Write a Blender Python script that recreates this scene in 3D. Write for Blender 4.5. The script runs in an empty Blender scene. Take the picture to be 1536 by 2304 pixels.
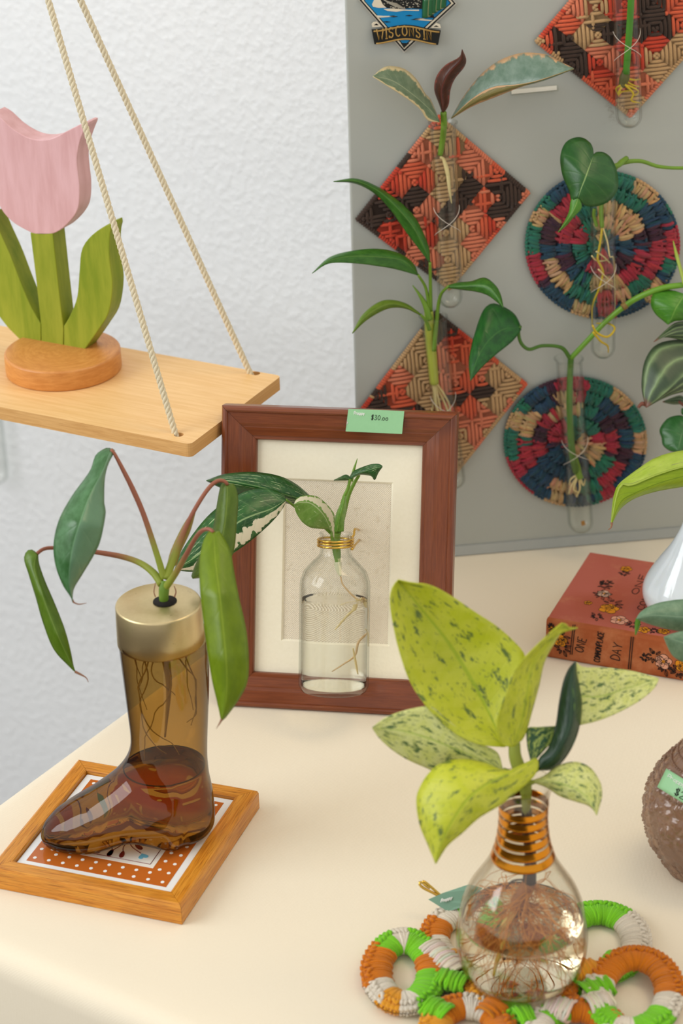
import bpy, bmesh, math, random
import numpy as np
from mathutils import Vector, Matrix
random.seed(7)
SC = bpy.context.scene
COL = SC.collection
# ------------------------------------------------------------------ camera
FPX = 4900.0                      # focal length in pixels of the 1536 x 2304 frame
PITCH, ROLL = math.radians(26.6), math.radians(1.72)
CAMH = 0.8501                     # above the table top (z = 0)
cp, sp, cr, sr = math.cos(PITCH), math.sin(PITCH), math.cos(ROLL), math.sin(ROLL)
FW, UP, RT = np.array([0, cp, -sp]), np.array([0, sp, cp]), np.array([1., 0, 0])
CAM = np.array([0, 0, CAMH])
cd = bpy.data.cameras.new('camera'); cam = bpy.data.objects.new('camera', cd); COL.objects.link(cam)
cd.sensor_fit = 'VERTICAL'; cd.sensor_height = 36; cd.sensor_width = 24
cd.lens = FPX / 2304 * 36
X_ = cr * RT - sr * UP; Y_ = sr * RT + cr * UP
# picture x axis a, y axis b:  u = a*cr + b*sr ; v = -a*sr + b*cr
M = Matrix(((X_[0], Y_[0], -FW[0], CAM[0]), (X_[1], Y_[1], -FW[1], CAM[1]), (X_[2], Y_[2], -FW[2], CAM[2]), (0, 0, 0, 1)))
cam.matrix_world = M
cd.dof.use_dof = True; cd.dof.focus_distance = 1.50; cd.dof.aperture_fstop = 8.0
cd.clip_start = 0.05
SC.camera = cam
# ------------------------------------------------------------------ world, lights, exposure
w = bpy.data.worlds.new('world'); SC.world = w; w.use_nodes = True
bg = w.node_tree.nodes['Background']; bg.inputs[0].default_value = (1.0, 0.97, 0.93, 1); bg.inputs[1].default_value = 0.72
def area(name, loc, target, sx, sy, power, col):
    l = bpy.data.lights.new(name, 'AREA'); l.shape = 'RECTANGLE'; l.size = sx; l.size_y = sy; l.energy = power; l.color = col
    o = bpy.data.objects.new(name, l); COL.objects.link(o); o.location = loc
    o.rotation_euler = (Vector(target) - Vector(loc)).to_track_quat('-Z', 'Y').to_euler()
    return o
area('window_light', (-1.85, 0.85, 1.20), (-0.12, 1.60, 0.30), 1.4, 1.3, 24, (0.94, 0.98, 1.0))
area('ceiling_light', (0.70, 1.42, 1.5), (0.36, 1.38, 0.0), 0.7, 0.7, 6.5, (1.0, 0.76, 0.46))
SC.view_settings.view_transform = 'Standard'; SC.view_settings.look = 'None'; SC.view_settings.gamma = 1
SC.view_settings.use_curve_mapping = False; SC.view_settings.exposure = 0.25
SC.cycles.transparent_max_bounces = 32; SC.cycles.max_bounces = 14; SC.cycles.transmission_bounces = 14
SC.cycles.use_denoising = True
# ------------------------------------------------------------------ measuring helpers
def ray(x, y):
    a = (x - 768) / FPX; b = -(y - 1152) / FPX
    return FW + (a * cr + b * sr) * RT + (-a * sr + b * cr) * UP
def P(x, y, d): return CAM + ray(x, y) * d
def onplane(x, y, o, n):
    d = ray(x, y); return CAM + d * ((np.array(o) - CAM).dot(n) / d.dot(n))
def Z(x, y, z=0.0): return onplane(x, y, np.array([0, 0, z]), np.array([0, 0, 1.]))
def proj(p):
    q = np.array(p) - CAM; d = q.dot(FW); u = q.dot(RT) / d; v = q.dot(UP) / d
    return 768 + (u * cr - v * sr) * FPX, 1152 - (u * sr + v * cr) * FPX, d
def depth(p): return (np.array(p) - CAM).dot(FW)
def hz(y, base):                  # height of the point of the upright line over base seen at picture row y
    b = np.array(base, float); lo, hi = -0.3, 0.8
    for _ in range(50):
        m = (lo + hi) / 2
        if proj(b + [0, 0, m])[1] > y: lo = m
        else: hi = m
    return (lo + hi) / 2
def unit(v): v = np.array(v, float); return v / np.linalg.norm(v)
def lin(c):
    return tuple(((x / 255) / 12.92 if x / 255 <= .04045 else ((x / 255 + .055) / 1.055) ** 2.4) for x in c)
def spline(pts, n):               # Catmull-Rom through pts, n samples evenly along
    p = np.array(pts, float)
    if len(p) == 2:
        t = np.linspace(0, 1, n)[:, None]; return p[0] * (1 - t) + p[1] * t
    q = np.vstack([2 * p[0] - p[1], p, 2 * p[-1] - p[-2]]); out = []
    for i in range(1, len(q) - 2):
        for t in np.linspace(0, 1, 12, endpoint=False):
            a, b, c, d = q[i - 1], q[i], q[i + 1], q[i + 2]
            out.append(.5 * (2 * b + (c - a) * t + (2 * a - 5 * b + 4 * c - d) * t * t + (3 * b - a - 3 * c + d) * t ** 3))
    out.append(p[-1]); out = np.array(out)
    s = np.concatenate([[0], np.cumsum(np.linalg.norm(np.diff(out, axis=0), axis=1))])
    t = np.linspace(0, s[-1], n)
    return np.stack([np.interp(t, s, out[:, k]) for k in range(out.shape[1])], 1)
# ------------------------------------------------------------------ object helpers
LOC = {}
def _props(o, label=None, cat=None, group=None, kind=None):
    if label: o['label'] = label
    if cat: o['category'] = cat
    if group: o['group'] = group
    if kind: o['kind'] = kind
def thing(name, loc, label, cat, group=None):
    o = bpy.data.objects.new(name, None); COL.objects.link(o); o.location = tuple(loc); o.empty_display_size = .01
    LOC[o] = np.array(loc, float); _props(o, label, cat, group); return o
def put(name, V, Fc, mat, parent=None, smooth=True, cols=None, uv=None, label=None, cat=None, group=None, kind=None, origin=None):
    V = np.array(V, float)
    org = LOC[parent] if parent is not None else (np.array(origin, float) if origin is not None else np.zeros(3))
    me = bpy.data.meshes.new(name); me.from_pydata((V - org).tolist(), [], [tuple(f) for f in Fc]); me.update()
    if smooth: me.polygons.foreach_set('use_smooth', [True] * len(me.polygons))
    if cols is not None:
        ca = me.color_attributes.new('Col', 'FLOAT_COLOR', 'POINT')
        a = np.ones((len(V), 4)); a[:, :3] = np.array(cols)[:, :3]; ca.data.foreach_set('color', a.ravel())
    if uv is not None:
        ul = me.uv_layers.new(name='UVMap'); uv = np.array(uv)
        li = np.zeros(len(me.loops), int); me.loops.foreach_get('vertex_index', li); ul.data.foreach_set('uv', uv[li].ravel())
    if mat: me.materials.append(mat)
    o = bpy.data.objects.new(name, me); COL.objects.link(o); LOC[o] = org
    if parent is not None: o.parent = parent
    else: o.location = tuple(org)
    _props(o, label, cat, group, kind); return o
class MB:                          # collects shapes that make up ONE part
    def __init__(s): s.V = []; s.F = []; s.C = []; s.U = []
    def add(s, V, Fc, col=None, uv=None):
        k = len(s.V); s.V += [tuple(v) for v in V]; s.F += [tuple(i + k for i in f) for f in Fc]
        s.C += [col or (1, 1, 1)] * len(V); s.U += list(uv) if uv is not None else [(0, 0)] * len(V)
    def put(s, name, mat, parent=None, **k): return put(name, s.V, s.F, mat, parent, cols=s.C, uv=s.U, **k)
def tube_geo(pts, rad, n=8, cap=True, flat=None):
    p = np.array(pts, float); N = len(p); r = np.broadcast_to(np.array(rad, float), (N,)) if np.ndim(rad) < 1 or len(np.atleast_1d(rad)) == N else np.interp(np.linspace(0, 1, N), np.linspace(0, 1, len(rad)), rad)
    t = np.gradient(p, axis=0); t /= np.linalg.norm(t, axis=1)[:, None] + 1e-12
    a = np.array([0, 0, 1.]) if abs(t[0][2]) < .9 else np.array([1., 0, 0])
    u = a - t[0] * a.dot(t[0]); u /= np.linalg.norm(u); V = []; Fc = []
    for i in range(N):
        u = u - t[i] * u.dot(t[i]); u /= np.linalg.norm(u) + 1e-12; v = np.cross(t[i], u)
        for k in range(n):
            th = 2 * math.pi * k / n; V.append(p[i] + r[i] * (math.cos(th) * u + math.sin(th) * v))
    for i in range(N - 1):
        for k in range(n):
            Fc.append((i * n + k, i * n + (k + 1) % n, (i + 1) * n + (k + 1) % n, (i + 1) * n + k))
    if cap: Fc.append(tuple(range(n - 1, -1, -1))); Fc.append(tuple((N - 1) * n + k for k in range(n)))
    return V, Fc
def tube(name, pts, rad, mat, parent, n=8, res=None, **k):
    q = spline(pts, res or max(8, 6 * len(pts))); rr = np.interp(np.linspace(0, 1, len(q)), np.linspace(0, 1, len(np.atleast_1d(rad))), np.atleast_1d(rad))
    V, Fc = tube_geo(q, rr, n); s = np.linspace(0, 1, len(q)); uv = [(j / n, s[i]) for i in range(len(q)) for j in range(n)]
    return put(name, V, Fc, mat, parent, uv=uv, **k)
def lathe_geo(prof, O, A=(0, 0, 1), X=None, n=56):
    A = unit(A); X = unit(X) if X is not None else unit(np.cross([0, 1, 0], A)); Y = np.cross(A, X); O = np.array(O, float); V = []; Fc = []; U = []
    L = np.concatenate([[0], np.cumsum([math.hypot(prof[i + 1][0] - prof[i][0], prof[i + 1][1] - prof[i][1]) for i in range(len(prof) - 1)])])
    for i, (r, h) in enumerate(prof):
        for k in range(n):
            th = 2 * math.pi * k / n; V.append(O + A * h + max(r, 1e-5) * (math.cos(th) * X + math.sin(th) * Y)); U.append((k / n, L[i]))
    for i in range(len(prof) - 1):
        for k in range(n): Fc.append((i * n + k, i * n + (k + 1) % n, (i + 1) * n + (k + 1) % n, (i + 1) * n + k))
    return V, Fc, U
def lathe(name, prof, O, mat, parent=None, A=(0, 0, 1), X=None, n=56, **k):
    V, Fc, U = lathe_geo(prof, O, A, X, n); return put(name, V, Fc, mat, parent, uv=U, **k)
def smoothprof(prof, n=40): return [tuple(q) for q in spline(prof, n)]
def shell(prof, t, tb):            # outer profile (bottom to top) -> closed wall of thickness t, base tb
    inner = [(max(r - t, 1e-5), max(h, prof[0][1] + tb)) for r, h in prof if h > prof[0][1] + tb or r < 1e-4]
    inner = [q for q in inner if q[0] > 1e-4]; hb = prof[0][1] + tb
    rb = max(inner[0][0] * .85, 1e-4)
    return [(1e-5, prof[0][1])] + list(prof) + inner[::-1] + [(rb, hb), (1e-5, hb)]
def water_prof(prof, t, tb, level):
    hb = prof[0][1] + tb + .0004; pts = [(r - t - .0004, h) for r, h in prof if hb < h < level]
    rl = np.interp(level, [h for r, h in prof], [r for r, h in prof]) - t - .0004
    return [(1e-5, hb), (pts[0][0] * .85, hb)] + pts + [(rl, level), (rl - .0012, level - .0006), (1e-5, level - .0008)]
def prism_geo(outline, back):      # polygon in space extruded along vector back
    o = [np.array(q, float) for q in outline]; n = len(o); V = o + [q + back for q in o]
    Fc = [tuple(range(n)), tuple(range(2 * n - 1, n - 1, -1))] + [(i, i + n, (i + 1) % n + n, (i + 1) % n) for i in range(n)]
    return V, Fc
def box_geo(o, ex, ey, ez):
    o = np.array(o, float); V = [o, o + ex, o + ex + ey, o + ey, o + ez, o + ex + ez, o + ex + ey + ez, o + ey + ez]
    return V, [(0, 3, 2, 1), (4, 5, 6, 7), (0, 1, 5, 4), (1, 2, 6, 5), (2, 3, 7, 6), (3, 0, 4, 7)]
def bevel(o, wd, seg=2):
    m = o.modifiers.new('bevel', 'BEVEL'); m.width = wd; m.segments = seg; m.limit_method = 'ANGLE'; m.angle_limit = .6
    return o
def flat_shade(o): o.data.polygons.foreach_set('use_smooth', [False] * len(o.data.polygons)); return o
# ------------------------------------------------------------------ materials
class NT:
    def __init__(s, name):
        s.m = bpy.data.materials.new(name); s.m.use_nodes = True; s.t = s.m.node_tree; s.t.nodes.clear(); s.out = s.t.nodes.new('ShaderNodeOutputMaterial')
    def n(s, typ, **kw):
        nd = s.t.nodes.new('ShaderNode' + typ)
        for k, v in kw.items():
            if k.startswith('_'): setattr(nd, k[1:], v)
        return nd
    def set(s, sock, v):
        if isinstance(v, bpy.types.NodeSocket): s.t.links.new(v, sock)
        elif isinstance(v, (tuple, list)) and len(v) == 3 and sock.type == 'RGBA': sock.default_value = (*v, 1)
        else: sock.default_value = v
    def math(s, op, a, b=0.0, c=0.0, clamp=False):
        nd = s.n('Math', _operation=op); nd.use_clamp = clamp
        for i, v in enumerate((a, b, c)): s.set(nd.inputs[i], v)
        return nd.outputs[0]
    def mix(s, f, a, b, blend='MIX'):
        nd = s.n('Mix', _data_type='RGBA', _blend_type=blend); s.set(nd.inputs[0], f); s.set(nd.inputs[6], a); s.set(nd.inputs[7], b); return nd.outputs[2]
    def noise(s, scale, vec=None, detail=3.0, rough=.5, dist=0.0):
        nd = s.n('TexNoise'); nd.inputs['Scale'].default_value = scale; nd.inputs['Detail'].default_value = detail; nd.inputs['Roughness'].default_value = rough; nd.inputs['Distortion'].default_value = dist
        if vec is not None: s.set(nd.inputs['Vector'], vec)
        return nd.outputs['Fac']
    def coord(s, which='Object'): return s.n('TexCoord').outputs[which]
    def mapping(s, vec, scale=(1, 1, 1), rot=(0, 0, 0), loc=(0, 0, 0)):
        nd = s.n('Mapping'); s.set(nd.inputs['Vector'], vec); nd.inputs['Scale'].default_value = scale; nd.inputs['Rotation'].default_value = rot; nd.inputs['Location'].default_value = loc; return nd.outputs[0]
    def step(s, x, lo, hi):
        nd = s.n('MapRange', _interpolation_type='SMOOTHSTEP'); s.set(nd.inputs[0], x); nd.inputs[1].default_value = lo; nd.inputs[2].default_value = hi; return nd.outputs[0]
    def bump(s, h, strength=.3, dist=.001):
        nd = s.n('Bump'); nd.inputs['Strength'].default_value = strength; nd.inputs['Distance'].default_value = dist; s.set(nd.inputs['Height'], h); return nd.outputs[0]
    def pbr(s, col, rough=.5, spec=.5, metal=0.0, normal=None, **kw):
        nd = s.n('BsdfPrincipled'); s.set(nd.inputs['Base Color'], col); s.set(nd.inputs['Roughness'], rough); nd.inputs['Specular IOR Level'].default_value = spec; nd.inputs['Metallic'].default_value = metal
        if normal is not None: s.set(nd.inputs['Normal'], normal)
        for k, v in kw.items(): s.set(nd.inputs[k.replace('_', ' ')], v)
        return nd.outputs[0]
    def done(s, sh): s.t.links.new(sh, s.out.inputs[0]); return s.m
def plain(name, c, rough=.5, spec=.5, metal=0.0, var=.06, scale=60, bump=0.0):
    t = NT(name); co = t.coord(); n = t.noise(scale, co)
    col = t.mix(n, tuple(x * (1 - var) for x in lin(c)), tuple(min(1, x * (1 + var)) for x in lin(c)))
    return t.done(t.pbr(col, rough, spec, metal, t.bump(n, bump) if bump else None))
def colattr(name, rough=.9, spec=.1, fibre=900, bstr=.5, bdist=.0006, sheen=.2):
    t = NT(name); a = t.n('Attribute'); a.attribute_name = 'Col'; co = t.coord(); n = t.noise(fibre, co, 4, .6)
    col = t.mix(t.math('MULTIPLY', n, .5), a.outputs['Color'], t.mix(.65, a.outputs['Color'], (0, 0, 0)))
    return t.done(t.pbr(col, rough, spec, 0, t.bump(n, bstr, bdist), Sheen_Weight=sheen))
def thin_glass(name, tint=(.992, .995, .99), edge=(.54, .58, .56), refl=.03, edgerefl=.5, rough=.01, bumpscale=0, bumpstr=0, epow=3.5):
    t = NT(name); lw = t.n('LayerWeight'); lw.inputs['Blend'].default_value = .5; f = lw.outputs['Facing']
    nrm = None
    if bumpscale:
        nrm = t.bump(t.noise(bumpscale, t.coord(), 3), bumpstr, .002)
    f4 = t.math('POWER', f, epow); tr = t.n('BsdfTransparent'); t.set(tr.inputs[0], t.mix(f4, tint, edge))
    gl = t.n('BsdfGlossy'); gl.inputs['Roughness'].default_value = rough; gl.inputs['Color'].default_value = (1, 1, 1, 1)
    if nrm is not None: t.set(gl.inputs['Normal'], nrm)
    ms = t.n('MixShader'); t.set(ms.inputs[0], t.math('MULTIPLY_ADD', t.math('POWER', f, 4.0), edgerefl, refl)); t.t.links.new(tr.outputs[0], ms.inputs[1]); t.t.links.new(gl.outputs[0], ms.inputs[2])
    return t.done(ms.outputs[0])
def wood(name, c1, c2, c3=None, scale=1.0, rough=.35, spec=.5, grain=.6, blotch=None):
    t = NT(name); uv = t.coord('UV'); v = t.mapping(uv, (12 * scale, 220 * scale, 1)); n1 = t.noise(3.0, v, 5, .6, .6)
    fine = t.noise(9.0, t.mapping(uv, (10 * scale, 260 * scale, 1)), 3, .6)
    f = t.step(n1, .32, .68); col = t.mix(f, lin(c1), lin(c2)); col = t.mix(t.math('MULTIPLY', t.step(fine, .45, .75), grain), col, lin(c3 or c1))
    if blotch: col = t.mix(t.math('MULTIPLY', t.step(t.noise(14, uv, 2), .55, .75), .7), col, lin(blotch))
    return t.done(t.pbr(col, rough, spec, 0, t.bump(fine, .15, .0004)))
def leafmat(name, c1, c2, vein, back=None, spots=None, spot_amt=(.6, .64), spot_scale=(5, 9), margin=None, marg=(.7, .78), sector=None, veins=9, vstr=.25, rough=.38, spec=.45, trans=.25, streak=None, tip=None, midw=.05, side2=None):
    t = NT(name); uv = t.coord('UV'); sx = t.n('SeparateXYZ'); t.set(sx.inputs[0], uv); U, V = sx.outputs[0], sx.outputs[1]
    su = t.math('SUBTRACT', U, .5); a = t.math('MULTIPLY', t.math('ABSOLUTE', su), 2.0)
    nz = t.noise(4.0, t.mapping(uv, (1, 2.5, 1)), 4, .6); col = t.mix(t.step(nz, .3, .7), lin(c1), lin(c2))
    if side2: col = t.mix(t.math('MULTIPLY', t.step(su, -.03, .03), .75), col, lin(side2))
    if streak:
        nst = t.noise(3.2, t.mapping(uv, (7, 2.2, 1), rot=(0, 0, .5)), 3, .6); col = t.mix(t.step(nst, .60, .66), col, lin(streak))
    if spots:
        cs, dens = spots; ns = t.noise(1.0, t.mapping(uv, (spot_scale[0] * 2.2, spot_scale[1] * 1.6, 1), rot=(0, 0, .45)), 4.5, .68, .3); ns2 = t.noise(1.0, t.mapping(uv, (spot_scale[0] * 7, spot_scale[1] * 5, 1), rot=(0, 0, .45)), 3, .6, .3); fs = t.math('MAXIMUM', t.step(ns, *spot_amt), t.math('MULTIPLY', t.step(ns2, spot_amt[0] + .06, spot_amt[1] + .07), .8)); col = t.mix(t.math('MULTIPLY', fs, dens), col, lin(cs))
    if sector:
        cs, lo, hi = sector; ns = t.math('MULTIPLY_ADD', t.noise(4, t.mapping(uv, (1.2, 4, 1)), 3), .5, -.25); us = t.math('ADD', t.math('ADD', U, ns), 0.0)
        f = t.math('MULTIPLY', t.step(us, lo, lo + .03), t.math('SUBTRACT', 1.0, t.step(us, hi, hi + .03))); col = t.mix(f, col, lin(cs))
    if margin:
        nm = t.math('MULTIPLY_ADD', t.noise(6, t.mapping(uv, (.6, 3.0, 1)), 3), .7, -.35); col = t.mix(t.step(t.math('ADD', a, nm), *marg), col, lin(margin))
    ph = t.math('SUBTRACT', t.math('MULTIPLY', V, float(veins)), t.math('MULTIPLY', a, veins * .16)); sv = t.math('ABSOLUTE', t.math('SINE', t.math('MULTIPLY', ph, math.pi)))
    vl = t.math('POWER', t.math('SUBTRACT', 1.0, sv), 5.0); mid = t.math('SUBTRACT', 1.0, t.step(a, midw * .4, midw))
    col = t.mix(t.math('MULTIPLY', vl, vstr), col, lin(vein)); col = t.mix(t.math('MULTIPLY', mid, .75), col, lin(vein))
    if tip: col = t.mix(t.step(V, .955, .985), col, lin(tip))
    if back:
        g = t.n('NewGeometry'); col = t.mix(g.outputs['Backfacing'], col, lin(back))
    b = t.bump(t.math('ADD', t.math('MULTIPLY', mid, -.6), t.math('ADD', t.math('MULTIPLY', vl, -.35), t.math('MULTIPLY', t.noise(30, uv, 2), .25))), .35, .0009)
    pb = t.pbr(col, rough, spec, 0, b); tl = t.n('BsdfTranslucent'); t.set(tl.inputs[0], t.mix(.3, col, (.98, .92, .25), 'MULTIPLY'))
    ms = t.n('MixShader'); ms.inputs[0].default_value = trans; t.t.links.new(pb, ms.inputs[1]); t.t.links.new(tl.outputs[0], ms.inputs[2])
    return t.done(ms.outputs[0])
# ------------------------------------------------------------------ leaves, stems, roots
def leaf(name, L, Mi, R, D, mat, parent, T=(0, 0, 1), el=0.0, er=0.0, nr=30, nc=12, thick=.0005, wave=.0, **k):
    """A leaf blade: left edge, midrib and right edge run base -> tip; D depths along the midrib; el / er how far the edges lie behind it."""
    f = lambda q: np.array([(T[0] + x * T[2], T[1] + y * T[2]) for x, y in q])
    L, Mi, R = spline(f(L), nr), spline(f(Mi), nr), spline(f(R), nr); s = np.linspace(0, 1, nr); dd = np.interp(s, np.linspace(0, 1, len(D)), D)
    el = np.interp(s, np.linspace(0, 1, len(np.atleast_1d(el))), np.atleast_1d(el)); er = np.interp(s, np.linspace(0, 1, len(np.atleast_1d(er))), np.atleast_1d(er))
    env = np.sin(np.pi * np.clip(s * .94 + .03, 0, 1)) ** .6; V = []; uv = []; Fc = []; ph = random.random() * 6
    for i in range(nr):
        for j in range(nc + 1):
            u = j / nc * 2 - 1; E, e = (L[i], el[i]) if u < 0 else (R[i], er[i]); a = abs(u)
            q = Mi[i] * (1 - a) + E * a
            d = dd[i] + e * env[i] * (a ** 1.5) + wave * a * a * math.sin(s[i] * 17 + ph + (2 if u < 0 else 0)) - .0006 * a * (1 - a)
            V.append(P(q[0], q[1], d)); uv.append(((u + 1) / 2, s[i]))
    for i in range(nr - 1):
        for j in range(nc): k0 = i * (nc + 1) + j; Fc.append((k0, k0 + nc + 1, k0 + nc + 2, k0 + 1))
    o = put(name, V, Fc, mat, parent, uv=uv, **k); m = o.modifiers.new('thickness', 'SOLIDIFY'); m.thickness = thick; m.offset = 0; return o
def pix(pts, D, T=(0, 0, 1)):
    n = len(pts); dd = np.interp(np.linspace(0, 1, n), np.linspace(0, 1, len(np.atleast_1d(D))), np.atleast_1d(D))
    return [P(T[0] + x * T[2], T[1] + y * T[2], dd[i]) for i, (x, y) in enumerate(pts)]
def stem(name, pts, D, rpx, mat, parent, T=(0, 0, 1), n=10, **k):
    q = pix(pts, D, T); d = np.mean(np.atleast_1d(D)); return tube(name, q, np.atleast_1d(rpx) * d / FPX, mat, parent, n, **k)
def roots(name, starts, mat, parent, n=12, length=.03, rad=.0004, spread=.5, inside=None, seed=1, down=1.0, steps=9):
    rng = random.Random(seed); mb = MB()
    for i in range(n):
        p = np.array(starts[rng.randrange(len(starts))], float); th = rng.random() * 2 * math.pi
        d = unit([math.cos(th) * spread, math.sin(th) * spread, -down * (.4 + rng.random())]); q = [p]; L = length * (.4 + .6 * rng.random())
        for s in range(steps):
            d = unit(d + np.array([rng.uniform(-.5, .5), rng.uniform(-.5, .5), rng.uniform(-.35, .25)])); c = q[-1] + d * L / steps
            if inside is not None:
                g = inside(c)
                if g is not None: c = g; d = unit(c - q[-1])
            q.append(c)
        V, Fc = tube_geo(spline(q, 2 * steps), np.linspace(rad, rad * .35, 2 * steps), 5); mb.add(V, Fc)
    return mb.put(name, mat, parent, kind='stuff')
# ------------------------------------------------------------------ strokes: hand lettering as thin raised lines
GL = {
 'O': [[(.3, 0), (.08, .2), (.03, .5), (.1, .82), (.3, 1), (.5, .82), (.57, .5), (.52, .2), (.3, 0)]], 'N': [[(.06, 0), (.06, 1), (.54, 0), (.54, 1)]],
 'E': [[(.5, 0), (.08, 0), (.08, 1), (.5, 1)], [(.08, .52), (.42, .52)]], 'C': [[(.54, .84), (.35, 1), (.14, .85), (.05, .5), (.14, .15), (.35, 0), (.54, .16)]],
 'M': [[(.03, 0), (.1, 1), (.3, .3), (.5, 1), (.57, 0)]], 'P': [[(.08, 0), (.08, 1), (.4, .98), (.54, .75), (.4, .5), (.08, .48)]], 'L': [[(.1, 1), (.1, 0), (.5, 0)]],
 'A': [[(.03, 0), (.3, 1), (.57, 0)], [(.13, .35), (.47, .35)]], 'D': [[(.08, 0), (.08, 1), (.36, .95), (.55, .7), (.55, .32), (.36, .05), (.08, 0)]],
 'Y': [[(.03, 1), (.3, .5), (.57, 1)], [(.3, .5), (.3, 0)]], 'W': [[(.0, 1), (.2, 0), (.38, .75), (.56, 0), (.76, 1)], [(-.08, 1), (.1, 1)], [(.66, 1), (.84, 1)]],
 'I': [[(.22, 0), (.22, 1)], [(.08, 0), (.36, 0)], [(.08, 1), (.36, 1)]],
 'S': [[(.5, .84), (.3, 1), (.1, .82), (.14, .6), (.45, .42), (.5, .18), (.3, 0), (.08, .16)], [(.5, 1), (.5, .76)], [(.08, 0), (.08, .24)]],
 '$': [[(.5, .82), (.3, .9), (.1, .75), (.3, .5), (.5, .28), (.3, .1), (.05, .2)], [(.22, -.08), (.26, 1.08)], [(.36, -.05), (.42, 1.1)]],
 '3': [[(.1, .85), (.3, 1), (.48, .8), (.25, .55), (.5, .3), (.32, .02), (.06, .12)]], '0': [[(.3, .95), (.1, .7), (.1, .25), (.3, .02), (.5, .3), (.48, .75), (.28, .95)]],
 'o': [[(.28, .55), (.08, .4), (.1, .1), (.3, .0), (.48, .2), (.44, .48), (.24, .56)]], '.': [[(.1, .0), (.14, .06)]], '2': [[(.08, .75), (.25, .98), (.45, .8), (.35, .45), (.05, .02), (.55, .06)]],
 '8': [[(.45, .85), (.2, .98), (.12, .75), (.45, .35), (.35, .02), (.1, .12), (.15, .4), (.48, .78)]], 'r': [[(.1, 0), (.1, .6)], [(.1, .4), (.3, .6), (.42, .52)]],
 'p': [[(.1, -.35), (.1, .6)], [(.1, .5), (.32, .6), (.5, .4), (.45, .08), (.25, 0), (.1, .1)]], 'y': [[(.08, .6), (.28, .02)], [(.48, .6), (.2, -.35)]],
 'h': [[(.1, 1), (.1, 0)], [(.1, .4), (.3, .6), (.45, .45), (.45, 0)]], 'e': [[(.1, .3), (.48, .32), (.4, .56), (.2, .56), (.08, .28), (.25, 0), (.48, .1)]],
}
ADV = {'W': .9, 'I': .48, '.': .26, 'r': .45}
def write(mb, text, O, ex, ey, size, rad, track=.68, warp=None, nrm=None, col=None):
    ex, ey = np.array(ex, float), np.array(ey, float); x = 0.0
    for ch in text:
        for st in GL.get(ch, []):
            q = [np.array([(x + a), b]) for a, b in st]
            q = spline(q, max(4, 4 * len(q))) if ch in 'OCSDP$30o28rpyeh' else np.array(q)
            w3 = []
            for a, b in q:
                a2, b2 = a * size, b * size
                if warp: w3.append(warp(a2, b2))
                else: w3.append(np.array(O) + ex * a2 + ey * b2)
            V, Fc = tube_geo(w3, rad, 6); mb.add(V, Fc, col)
        x += ADV.get(ch, track) if ch != ' ' else .5
    return x * size
def ribbon_poly(mb, pts, thick, back, col=None): V, Fc = prism_geo(pts, back); mb.add(V, Fc, col)
# ------------------------------------------------------------------ shared materials
INK = plain('black_ink', (32, 28, 28), .7, .2)
WHITEP = plain('white_print', (236, 236, 232), .5, .3)
CLEAR = thin_glass('clear_glass', refl=.02)
WATER = thin_glass('still_water', (.994, .995, .988), (.90, .91, .87), .005, .15)
STEMG = plain('green_stem', (104, 140, 40), .45, .4, var=.2, scale=90)
ROOTP = plain('pale_root', (214, 196, 140), .6, .3, var=.15)
ROOTY = plain('yellow_root', (200, 172, 40), .5, .3, var=.15)
BRASSW = plain('brass_wire', (216, 178, 84), .22, .5, 1.0)
def sticker_mat():
    t = NT('green_label'); n = t.noise(300, t.coord()); return t.done(t.pbr(t.mix(n, lin((142, 194, 144)), lin((152, 203, 154))), .45, .4))
LABELG = sticker_mat()
# ------------------------------------------------------------------ the setting
a_t = math.radians(-34.0)                                      # the table front, the wall and the shelf all run this way
S_ = np.array([math.cos(a_t), math.sin(a_t), 0]); N_ = np.array([-math.sin(a_t), math.cos(a_t), 0])   # along / towards the wall
WALLC = 1.575                                                  # distance of the wall along N_
t = NT('stippled_wall_paint'); co = t.coord()
n1 = t.noise(130, co, 4, .55); n2 = t.noise(34, co, 3, .5); h = t.math('ADD', t.math('MULTIPLY', t.step(n1, .35, .75), 1.0), t.math('MULTIPLY', n2, .5))
col = t.mix(t.noise(6, co), lin((232, 234, 236)), lin((238, 240, 241)))
WALLM = t.done(t.pbr(col, .55, .3, 0, t.bump(h, .30, .0028)))
wo = N_ * WALLC
V, Fc = box_geo(wo - S_ * 4.5 + [0, 0, -.75], S_ * 9.0, N_ * .12, np.array([0, 0, 2.6]))
put('wall_back', V, Fc, WALLM, smooth=False, kind='structure')
t = NT('grey_floor'); co = t.coord(); FLOORM = t.done(t.pbr(t.mix(t.noise(8, co), lin((58, 50, 42)), lin((68, 58, 48))), .6, .3, 0, t.bump(t.noise(60, co), .1)))
V, Fc = box_geo(wo - S_ * 4.5 - N_ * 6.0 + [0, 0, -.80], S_ * 9.0, N_ * 6.12, np.array([0, 0, .05]))
put('floor', V, Fc, FLOORM, smooth=False, kind='structure')
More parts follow.
